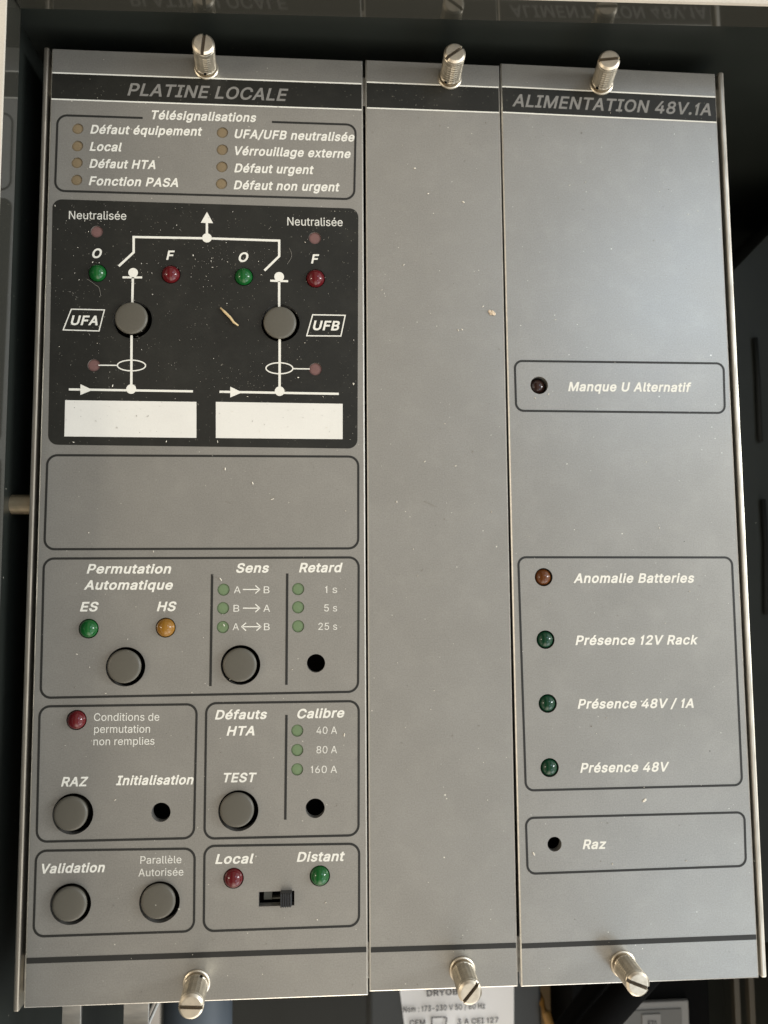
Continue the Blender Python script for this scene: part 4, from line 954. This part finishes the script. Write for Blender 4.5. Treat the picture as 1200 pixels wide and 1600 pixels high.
LW = 0.62
for m, kind, q in OUTLINES:
    path = rounded(q, 2.7 if m == 0 else 2.2, LW / 2)
    if kind == 'top':
        yl = path[0][1]
        n = 9
        # open path: from the right end of the gap clockwise round to the left end
        pts = path[n:] + path[:n]
        yt_l, yt_r = path[n - 1][1], path[n][1]
        pts = [(GAP[1], (yt_l + yt_r) / 2)] + pts + [(GAP[0], (yt_l + yt_r) / 2)]
        v, f = stroke(pts, LW, Z1)
    else:
        v, f = stroke(path, LW, Z1, True)
    make('section_outline', v, f, M['outline'], mods[m])
for a, b in DIVIDERS:
    v, f = stroke([a, b], 0.68, Z1)
    make('divider_line', v, f, M['outline'], mods[0])

# black mimic panel, cut out for the lamps and buttons inside it
mh = [h for h in cutouts(0) if 25 < h[0][1] < 86]
v, f = fill_holes(rounded(MIMIC, 2.6), mh, Z1)
mimic = make('mimic_diagram', v, f, M['black_print'], mods[0])
parts = []
for kind, pp, w in DIAGRAM:
    if kind == 'line':
        parts.append(stroke(pp, w, Z2))
    elif kind == 'dot':
        x, y = pp[0]
        parts.append(([(a, b, Z2 + .015) for a, b in circle(x, y, w, 28)], [list(range(28))]))
    elif kind == 'tri':
        t = [(a, b, Z2 + .015) for a, b in pp]
        ar = (t[1][0] - t[0][0]) * (t[2][1] - t[0][1]) - (t[1][1] - t[0][1]) * (t[2][0] - t[0][0])
        parts.append((t, [[0, 1, 2] if ar > 0 else [2, 1, 0]]))
    elif kind == 'ring':
        (x, y), (rx, ry) = pp
        parts.append(stroke([(x + rx * math.cos(t * math.pi / 18), y + ry * math.sin(t * math.pi / 18)) for t in range(36)], w, Z2 + .03, True))
    elif kind == 'loop':
        parts.append(stroke(pp, w, Z2, True))
v, f = merge(parts)
make('diagram_line', v, f, M['white_print'], mimic)
for q in FIELDS:
    v = [(*a, Z2) for a in q]
    make('writing_field', v, [(3, 2, 1, 0)], M['field'], mimic)
v, f = merge([stroke(pp, w, Z1) for k, pp, w in ARROWS])
make('direction_arrow', v, f, M['white_print'], mods[0])

jobs = []
for m, t, st_, x0, y0, x1, y1, cap in TEXTS:
    on_mimic = m == 0 and 25 < y0 < 85
    title = st_ == 'T'
    mat = M['grey_print'] if title else (M['dim_print'] if st_ == 'r' else M['white_print'])
    par = mimic if on_mimic else mods[m]
    jobs.append(('title_lettering' if title else 'caption', t, st_, x0, y0, x1, y1, cap, Z2 if (on_mimic or title) else Z1, mat, par,
                 None))
caps = captions(jobs)
for o, j in zip(caps, jobs):
    o['label'] = ('grey title reading ' if j[2] == 'T' else 'white lettering reading ') + j[1]

# ------------------------------------------------------------------ lamps
lens_mesh = {}


def lens(col):
    if col not in lens_mesh:
        prof = [(1.0, -1.2)] + [(math.cos(a), math.sin(a)) for a in [k * math.pi / 2 / 12 for k in range(12)]]
        v, f = lathe(prof, 36)
        v.append((0, 0, 1.0))
        f = f[:-1]
        n = 36
        b = (len(prof) - 1) * n
        f += [(b + i, b + (i + 1) % n, len(v) - 1) for i in range(n)]
        me = bpy.data.meshes.new('lamp_lens')
        me.from_pydata([Vector(q) * S for q in v], [], f)
        me.materials.append(M[col])
        for p in me.polygons:
            p.use_smooth = True
        lens_mesh[col] = me
    return lens_mesh[col]


NAMES = {'green': 'green', 'red': 'dark red', 'amber': 'amber', 'black': 'smoked black', 'brown': 'brown', 'darkgreen': 'dark green'}
for m, col, x, y, r in LEDS:
    dz = {'black': -2.6, 'brown': -1.3, 'darkgreen': -1.1}.get(col, -0.35)
    o = link('indicator_lamp', lens(col), (x, y, dz), mods[m], NAMES[col] + ' domed indicator lamp')
    o.scale = (r * 0.97, r * 0.97, r * 0.9)
disc_mesh = {}
for k, x, y, r in WINDOWS:
    if k not in disc_mesh:
        v, f = lathe([(1.04, -0.6), (1.04, 0.0), (0.7, 0.07), (0.35, 0.11)], 28)
        me = bpy.data.meshes.new('indicator_window')
        me.from_pydata([Vector(q) * S for q in v], [], f)
        me.materials.append(M[k])
        for p in me.polygons:
            p.use_smooth = True
        disc_mesh[k] = me
    on_m = k == 'pink'
    o = link('indicator_window', disc_mesh[k], (x, y, -0.32), mimic if on_m else mods[0],
             {'tan': 'dull tan round indicator window', 'pink': 'dull pink round indicator window', 'sage': 'pale green round indicator window'}[k])
    o.scale = (r, r, 1.0)

# ------------------------------------------------------------------ buttons
for hx, hy, hr, cx, cy, cr, h in BUTTONS:
    prof = [(cr - 0.6, -8), (cr - 0.6, h - 0.95), (cr + 0.02, h - 0.75), (cr + 0.04, h - 0.6), (cr - 0.02, h - 0.40), (cr - 0.16, h - 0.16), (cr - 0.42, h - 0.02), (cr - 0.8, h + 0.03), (cr * 0.62, h + 0.10), (cr * 0.3, h + 0.14)]
    v, f = lathe(prof, 56)
    o = make('push_button', shift((v, f), (cx, cy, 0))[0], f, M['button'], mods[0])
    for p in o.data.polygons:
        p.use_smooth = True
    tl = random.Random(int(cx * 100))
    o.rotation_euler = (math.radians(tl.uniform(-1.6, 1.6)), math.radians(tl.uniform(-1.6, 1.6)), 0)

# slide switch in its slot
v, f = box(SLOT_R[0][0] - 1.5, SLOT_R[1][0] + 1.5, SLOT_R[2][1] - 1.5, SLOT_R[0][1] + 1.5, -8.3, -5.2)
sw = make('slide_switch', v, f, M['void'], mods[0])
x0, x1 = SLOTGREY[0][0], SLOTGREY[1][0]
v, f = box(x0, x1, SLOTGREY[3][1] + 0.4, SLOT_R[0][1] + 0.5, -5.15, -3.0)
make('contact_plate', v, f, M['slotgrey'], sw)
v, f = box(x1, x1 + 4, SLOTGREY[3][1] + 0.4, SLOTGREY[3][1] + 0.75, -5.15, -3.2)
make('contact_plate', v, f, M['slotgrey'], sw)
x0, x1 = SLIDER[0][0], SLIDER[1][0]
y0, y1 = SLIDER[2][1], SLIDER[0][1]
parts = [box(x0, x1, y0, y1, -5.1, 2.1, 0.1)]
nr = 5
for k in range(nr):
    xa = x0 + (x1 - x0) * (k + 0.12) / nr
    xb = x0 + (x1 - x0) * (k + 0.72) / nr
    parts.append(box(xa, xb, y0 + .03, y1 - .03, 2.0, 2.55, 0.08))
v, f = merge(parts)
make('slider', v, f, M['slider'], sw)

# ------------------------------------------------------------------ knurled captive screws
NK = 36


def barrel():
    prof = [(2.95, 1.3), (3.12, 1.55), (3.12, 1.95)]
    zs = [2.05 + 0.23 * k for k in range(31)]
    prof += [(3.06, z) for z in zs]
    prof += [(3.1, 9.0), (3.1, 9.75), (2.9, 9.9)]
    last = len(prof)

    def rad(i, j, r):
        if 3 <= j < last - 3:
            return r - 0.03 + 0.055 * math.sin(2 * math.pi * (0.23 * j / 0.92 + 2 * i / NK)) + (0.035 if i % 2 == 0 else -0.035)
        return r
    return lathe(prof, NK, True, True, rad)


def half_head(sgn):
    """one half of the slotted, chamfered top: a circular segment on one side of the slot"""
    w = 0.46
    rings = []
    for r, z in ((3.08, 9.85), (3.08, 10.45), (2.55, 10.98), (2.3, 11.0)):
        a0 = math.asin(w / r)
        n = 20
        rings.append([(r * math.cos(a0 + (math.pi - 2 * a0) * k / n), sgn * r * math.sin(a0 + (math.pi - 2 * a0) * k / n), z) for k in range(n + 1)])
    v = [p for r in rings for p in r]
    n = 21
    f = []
    for j in range(3):
        for k in range(n):
            m = (k + 1) % n
            q = (j * n + k, j * n + m, (j + 1) * n + m, (j + 1) * n + k)
            f.append(q if sgn > 0 else q[::-1])
    top = [3 * n + k for k in range(n)]
    f.append(top if sgn > 0 else top[::-1])
    return v, f


bar_v, bar_f = barrel()
head_v, head_f = merge([half_head(1), half_head(-1)])
neck_v, neck_f = merge([lathe([(3.55, -0.02), (3.5, 0.35), (3.2, 0.55), (2.6, 0.58)], 36), lathe([(2.3, 0.5), (2.3, 1.4)], 24)])


def mesh_of(name, v, f, mat):
    me = bpy.data.meshes.new(name)
    me.from_pydata([Vector(q) * S for q in v], [], f)
    me.materials.append(mat)
    return me


me_b = mesh_of('thumbscrew', bar_v, bar_f, M['nickel'])
me_h = mesh_of('slotted_head', head_v, head_f, M['nickel'])
M['slotdark'] = plain('slot_shade', (0.07, 0.05, 0.03), 0.6)  # shade inside the screw slot, painted into the colour of its floor
me_b.materials.append(M['slotdark'])
for p in me_b.polygons:
    if len(p.vertices) == NK and p.center.z > 0.008:
        p.material_index = 1
hv, hf = lathe([(0.42, 2.7), (0.42, 3.2)], 16)
me_d = mesh_of('cross_hole', *shift((hv, hf), (0, 0, 2.05), Matrix(((0, 0, 1), (0, 1, 0), (-1, 0, 0)))), M['void'])
me_n = mesh_of('collar', neck_v, neck_f, M['nickel'])
WORD = {84: 'slot upright', 37: 'slot rising to the right', 3: 'level slot', -5: 'level slot', 49: 'slot rising to the right', -22: 'slot falling to the right'}
for k, (bx, by, hx, hy, ang) in enumerate(SCREWS):
    d = Vector((hx - bx, hy - by, 11)).normalized()
    rot = Vector((0, 0, 1)).rotation_difference(d).to_matrix() @ Matrix.Rotation(math.radians(ang), 3, 'Z')
    e = rot.to_euler()
    o = link('thumbscrew', me_b, (bx, by, 0.05), mods[k % 3], 'knurled nickel thumbscrew with ' + WORD[ang], e)
    c1 = bpy.data.objects.new('slotted_head', me_h)
    c2 = bpy.data.objects.new('collar', me_n)
    for c in (c1, c2):
        C.objects.link(c)
        c.parent = o
    az = (-92, -120, -125, 62, None, None)[k]
    if az is not None:
        c = bpy.data.objects.new('cross_hole', me_d)
        C.objects.link(c)
        c.parent = o
        c.rotation_euler = (0, 0, math.radians(az - ang))

# ------------------------------------------------------------------ things below and beside the rack, deep in the cabinet
for q, lab in ((TAB_A, 'narrow bent galvanised tab below the control panel, left of the wider tab'), (TAB_B, 'wider bent galvanised tab below the control panel')):
    z, pp = q
    x0, x1, yt = pp[0][0], pp[1][0], -118.0
    v, f = merge([box(x0, x1, -143.5, yt - 10.8, z - 1.2, z, 0.15), box(x0 - .5, x1 + .5, -146.5, -143.6, z - 1.2, z + 5, 0.3)])
    tag(make('mounting_tab', v, f, M['alu']), lab, 'metal tab', 'galvanised tabs under the control panel')
z, pp = WIRE
v, f = tube([(pp[0][0] + 4, pp[0][1] + 12, z - 2), (*pp[0], z), (*pp[1], z), (pp[1][0] - 3, pp[1][1] - 8, z)], 0.45)
M['wire'] = plain('grey_wire', (0.35, 0.35, 0.33), 0.5)
tag(make('wire', v, f, M['wire'], smooth=True), 'thin grey wire slanting down beside the wider metal tab', 'wire')
z, pp = CYL
cx, r = (pp[0][0] + pp[1][0]) / 2, (pp[1][0] - pp[0][0]) / 2
M['bluegrey'] = plain('blue_grey_plastic', (0.075, 0.09, 0.105), 0.5)
cyl = lathe([(r - 1, -45), (r, -44), (r, 44), (r - 1, 45)], 40, True, True)
v, f = shift(cyl, (cx, -185, z - r), Matrix(((1, 0, 0), (0, 0, 1), (0, -1, 0))))
o = tag(make('capacitor', v, f, M['bluegrey']), 'blue grey upright capacitor can under the control panel', 'capacitor')
for p in o.data.polygons:
    p.use_smooth = len(p.vertices) == 4

z, pp = TBOX
M['charcoal'] = plain('charcoal_plastic', (0.030, 0.033, 0.032), 0.45)
tb = empty('transformer_box', ((pp[0][0] + pp[1][0]) / 2, -205, z), 'charcoal transformer box with a white printed rating label', 'transformer')
v, f = box(pp[0][0], pp[1][0], -250, -150, z - 40, z, 1.0)
make('housing', v, f, M['charcoal'], tb)
z, pp = TLAB
M['paper'] = painted('white_label_paper', (0.84, 0.82, 0.79), 0.6, 0.3, [], [], 0.05, 0.05)
M['ink'] = plain('black_ink', (0.05, 0.05, 0.05), 0.6)
x0, x1 = pp[0][0], pp[1][0]
v = [(x0, pp[0][1] + 10, z - .5), (x1 + .3, pp[1][1] + 10, z - .5), (pp[2][0], -235, z - .5), (pp[3][0] + 5, -235, z - .5)]
lab = make('rating_label', v, [(3, 2, 1, 0)], M['paper'], tb)
z, t = TTXT
captions([('label_text', 'DRYOBEL', 'b', *t[0], t[0][0] + 16.2, t[1][1], 2.4, z, M['ink'], tb, None),
          ('label_text', 'Nom : 173-230 V 50 / 60 Hz', 'b', *t[2], *t[3], 2.1, z, M['ink'], tb, None),
          ('label_text', 'CEM', 'b', *t[4], t[4][0] + 6, t[4][1], 2.1, z, M['ink'], tb, None),
          ('label_text', '3 A CEI 127', 'b', t[5][0] - 15.9, t[5][1], *t[5], 2.1, z, M['ink'], tb, None)])
v, f = stroke([(t[4][0] + 8.5, t[4][1] - .4), (t[4][0] + 13.8, t[4][1] - .4), (t[4][0] + 14.3, t[4][1] + 2.2), (t[4][0] + 13.1, t[4][1] + 2.7), (t[4][0] + 8.5, t[4][1] + 2.7)], 0.5, z, True)
make('label_symbol', v, f, M['ink'], tb)

z, pp = TAN
M['tanboard'] = painted('tan_board', (0.50, 0.36, 0.20), 0.6, 0.3, [], [], 0.2, 0.8)
v, f = box(pp[0][0] - 3, pp[1][0] - 13, -252, -165, z - 3, z, 0.5)
tag(make('terminal_board', v, f, M['tanboard']), 'tan board behind the black cable, right of the transformer box', 'board')
z, pp = AMBER
M['orange'] = plain('orange_insulation', (0.42, 0.22, 0.055), 0.5)
v, f = tube([(pp[0][0], pp[0][1] + 2, z - 26), (pp[0][0], pp[0][1], z - 4), (pp[0][0] + 1, pp[0][1] - 2, z), (*pp[1], z + 1), (pp[1][0] + 3, pp[1][1] - 16, z)], 1.7, 12)
tag(make('orange_cable', v, f, M['orange'], smooth=True), 'orange cable in front of the tan board', 'cable')
z, pp = STRAP
a, b = Vector((*pp[0], z)), Vector((*pp[1], z))
d = b - a
M['rubber'] = plain('black_rubber', (0.004, 0.004, 0.004), 0.8, spec=0.05)
v, f = tube([a - d * 1.2 + Vector((0, 0, -20)), a - d * .5 + Vector((0, 0, -4)), a, b, b + d * .8 + Vector((0, -4, -4))], 5.0, 20)
tag(make('black_cable', v, f, M['rubber'], smooth=True), 'thick black cable slanting in front of the grey device label', 'cable')
z, pp = STRAPB  # added cable, stands in for the dark left edge of the device housing
a, b = Vector((*pp[0], z)), Vector((*pp[1], z))
d = b - a
v, f = tube([a - d * .9 + Vector((0, 0, -14)), a - d * .4 + Vector((0, 0, -3)), a, b, b + d * .8], 2.9, 16)
tag(make('black_cable', v, f, M['rubber'], smooth=True), 'thinner black cable added to stand for the dark slanting edge of the grey device', 'cable')
z, pp = GREY
x0, x1, yt = pp[0][0], pp[1][0], (pp[0][1] + pp[1][1]) / 2
dv = empty('grey_device', ((x0 + x1) / 2, -220, z), 'dark device with grey framed label below the power supply panel', 'device')
v, f = box(x0 - 3, x1 + 9, -260, yt + 30, z - 40, z, 1.0)
make('housing', v, f, M['rubber'], dv)
M['devgrey'] = plain('device_grey', (0.13, 0.125, 0.11), 0.5)
M['devlight'] = plain('device_light_grey', (0.24, 0.23, 0.21), 0.5)
v, f = box(x0, x1, -258, yt, z + .2, z + 2, 0.4)
fr = make('label_frame', v, f, M['devlight'], dv)
v, f = box(x0 + 3, x1 - 3, -256, yt - 2.5, z + 2.02, z + 2.4, 0.1)
make('label_face', v, f, M['devgrey'], dv)
z2, q = GREYIN
v, f = box(q[0][0], q[1][0], -256, q[0][1] - 1, z + 2.42, z + 2.8, 0.1)
make('label_window', v, f, M['devlight'], dv)
captions([('label_text', '870', 'b', q[0][0] + 1.8, q[0][1] - 5.5, q[1][0] - 1.8, q[1][1] - 5.5, 2.6, z + 2.9, M['ink'], dv, None)])
z, pp = RAILS
M['brownrail'] = plain('dull_brown_metal', (0.10, 0.085, 0.06), 0.5, metal=0.3)
for k, lab_ in ((0, 'thin dull vertical strip below the right corner, nearer the grey device'), (2, 'thin dull vertical strip below the right corner, nearer the frame edge')):
    x = pp[k][0]
    v, f = box(x - 1.1, x + 1.1, -290, -160, z - 3, z, 0.2)
    tag(make('vertical_strip', v, f, M['brownrail']), lab_, 'metal strip', 'thin strips below the right corner')
# dark casing right of the rack with a slanting top
z, pp = RBOX
M['casing_cable'] = plain('dark_cable_sheath', (0.010, 0.011, 0.010), 0.7, spec=0.2)
M['casing'] = painted('dark_casing', (0.022, 0.025, 0.022), 0.6, 0.25, [(5, 0.05, 0.2)], [], 0.2, 0.5)
a, b = Vector(pp[0]), Vector(pp[1])
s = (b.y - a.y) / (b.x - a.x)
x0, x1 = a.x - 12, 196
poly = [(x0, a.y - 12 * s), (x1, b.y + (x1 - b.x) * s), (x1, -150), (x0, -150)]
v = [(x, y, z) for x, y in poly] + [(x, y, z - 60) for x, y in poly]
f = [(3, 2, 1, 0), (4, 5, 6, 7), (0, 1, 5, 4), (1, 2, 6, 5), (2, 3, 7, 6), (3, 0, 4, 7)]
tag(make('side_casing', v, f, M['casing']), 'dark casing with slanting top deep in the gap right of the rack', 'casing')
for (z, pp), lab_ in ((RSLOT, 'upper black cable hanging right of the rack'), (RSLOT2, 'lower black cable hanging right of the rack')):
    (xa, ya), (xb, yb) = pp
    v, f = tube([(xa, ya, z), (xa + .2, ya * .6 + yb * .4, z), (xb, yb, z)], 0.9, 12)
    tag(make('hanging_cable', v, f, M['casing_cable'], smooth=True), lab_, 'cable', 'black cables right of the rack')

# ------------------------------------------------------------------ debris lying on the panels
n = len(STRAW)
v, f = tube([(x, y, 0.55 + 0.05 * i) for i, (x, y) in enumerate(STRAW)], 0.36, 7, [0.6, 1.0, 1.0, 0.9, 0.45])
tag(make('straw', v, f, M['straw'], smooth=True), 'short dry straw lying on the black mimic diagram between the feeders', 'straw')


def lump(x, y, r, seed, n=8, flat=0.7):
    rnd = random.Random(seed)
    v, f = lathe([(0.55, 0), (1.0, 0.35), (0.95, 0.8), (0.5, 1.15)], n, True, True)
    out = []
    for q in v:
        k = rnd.uniform(0.65, 1.25)
        out.append((x + q[0] * r * k, y + q[1] * r * k, 0.08 + q[2] * r * flat * rnd.uniform(.8, 1.2)))
    return out, f


v, f = merge([lump(CRUMB[0], CRUMB[1], 0.65, 1), lump(CRUMB[0] - .75, CRUMB[1] + .35, 0.45, 2), lump(CRUMB[0] + .5, CRUMB[1] - .3, 0.5, 3), lump(CRUMB[0] - .5, CRUMB[1] - .4, 0.35, 5)])
tag(make('plaster_crumb', v, f, M['crumb']), 'small beige plaster crumb stuck on the blank panel near its right edge', 'crumb')

parts = []


def flake(x, y, L, seed):
    rnd = random.Random(seed)
    a = rnd.uniform(0, math.pi)
    w = L * rnd.uniform(0.25, 0.5)
    ca, sa = math.cos(a), math.sin(a)
    P = []
    for k in range(6):
        g = k * math.pi / 3
        u = math.cos(g) * L / 2 * rnd.uniform(.7, 1.15)
        t = math.sin(g) * w / 2 * rnd.uniform(.6, 1.2)
        P.append((x + u * ca - t * sa, y + u * sa + t * ca))
    v = [(a_, b_, 0.13) for a_, b_ in P] + [(x + (a_ - x) * .6, y + (b_ - y) * .6, 0.13 + rnd.uniform(.08, .2)) for a_, b_ in P]
    f = [(i, (i + 1) % 6, 6 + (i + 1) % 6, 6 + i) for i in range(6)] + [tuple(range(6, 12))]
    return v, f


for i, (x, y, L) in enumerate(FLAKES):
    parts.append(flake(x, y, L, i))
rnd = random.Random(11)
CL = [(rnd.uniform(-84, -5), rnd.uniform(33, 92)) for _ in range(16)]
for i in range(420):
    x, y = rnd.uniform(MIMIC[3][0] + 1, MIMIC[1][0] - 1), rnd.uniform(MIMIC[2][1] + 1, MIMIC[1][1] - 1)
    if i % 2:
        cx_, cy_ = rnd.choice(CL)
        x = min(max(rnd.gauss(cx_, 4), MIMIC[3][0] + 1), MIMIC[1][0] - 1)
        y = min(max(rnd.gauss(cy_, 3), MIMIC[2][1] + 1), MIMIC[1][1] - 1)
    parts.append(flake(x, y, rnd.choice((.12, .14, .16, .2, .25, .36)), 5000 + i))
for i in range(420):
    q = PLATES[rnd.choices((0, 1, 2), (6, 2, 2))[0]]
    x = rnd.uniform(q[0][0] + 1, q[1][0] - 1)
    y = rnd.uniform(q[2][1] + 1, q[0][1] - 1)
    parts.append(flake(x, y, rnd.choice((.14, .18, .22, .26, .34, .5)), 1000 + i))
for h in HAIRS:
    P = [Vector(a_) for a_ in h]
    m_ = []
    for i in range(len(P) - 1):
        p0, p1, p2, p3 = P[max(i - 1, 0)], P[i], P[i + 1], P[min(i + 2, len(P) - 1)]
        for t_ in (0, .25, .5, .75):
            q = 0.5 * (2 * p1 + (p2 - p0) * t_ + (2 * p0 - 5 * p1 + 4 * p2 - p3) * t_ ** 2 + (3 * p1 - p0 - 3 * p2 + p3) * t_ ** 3)
            m_.append((q.x, q.y, 0.2))
    m_.append((*P[-1], 0.2))
    parts.append(tube(m_, 0.04, 5))
M['dim_dust'] = plain('dim_dust', (0.27, 0.25, 0.21), 0.95)
idx = []
for k, p in enumerate(parts):
    dim = len(p[1]) != 7 or (k >= len(FLAKES) and rnd.random() < 0.62)
    idx += [1 if dim else 0] * len(p[1])
v, f = merge(parts)
tag(make('dust', v, f, [M['dust'], M['dim_dust']], None, None, idx), 'pale dust flakes and hairs scattered over the panels', 'dust', None, 'stuff')
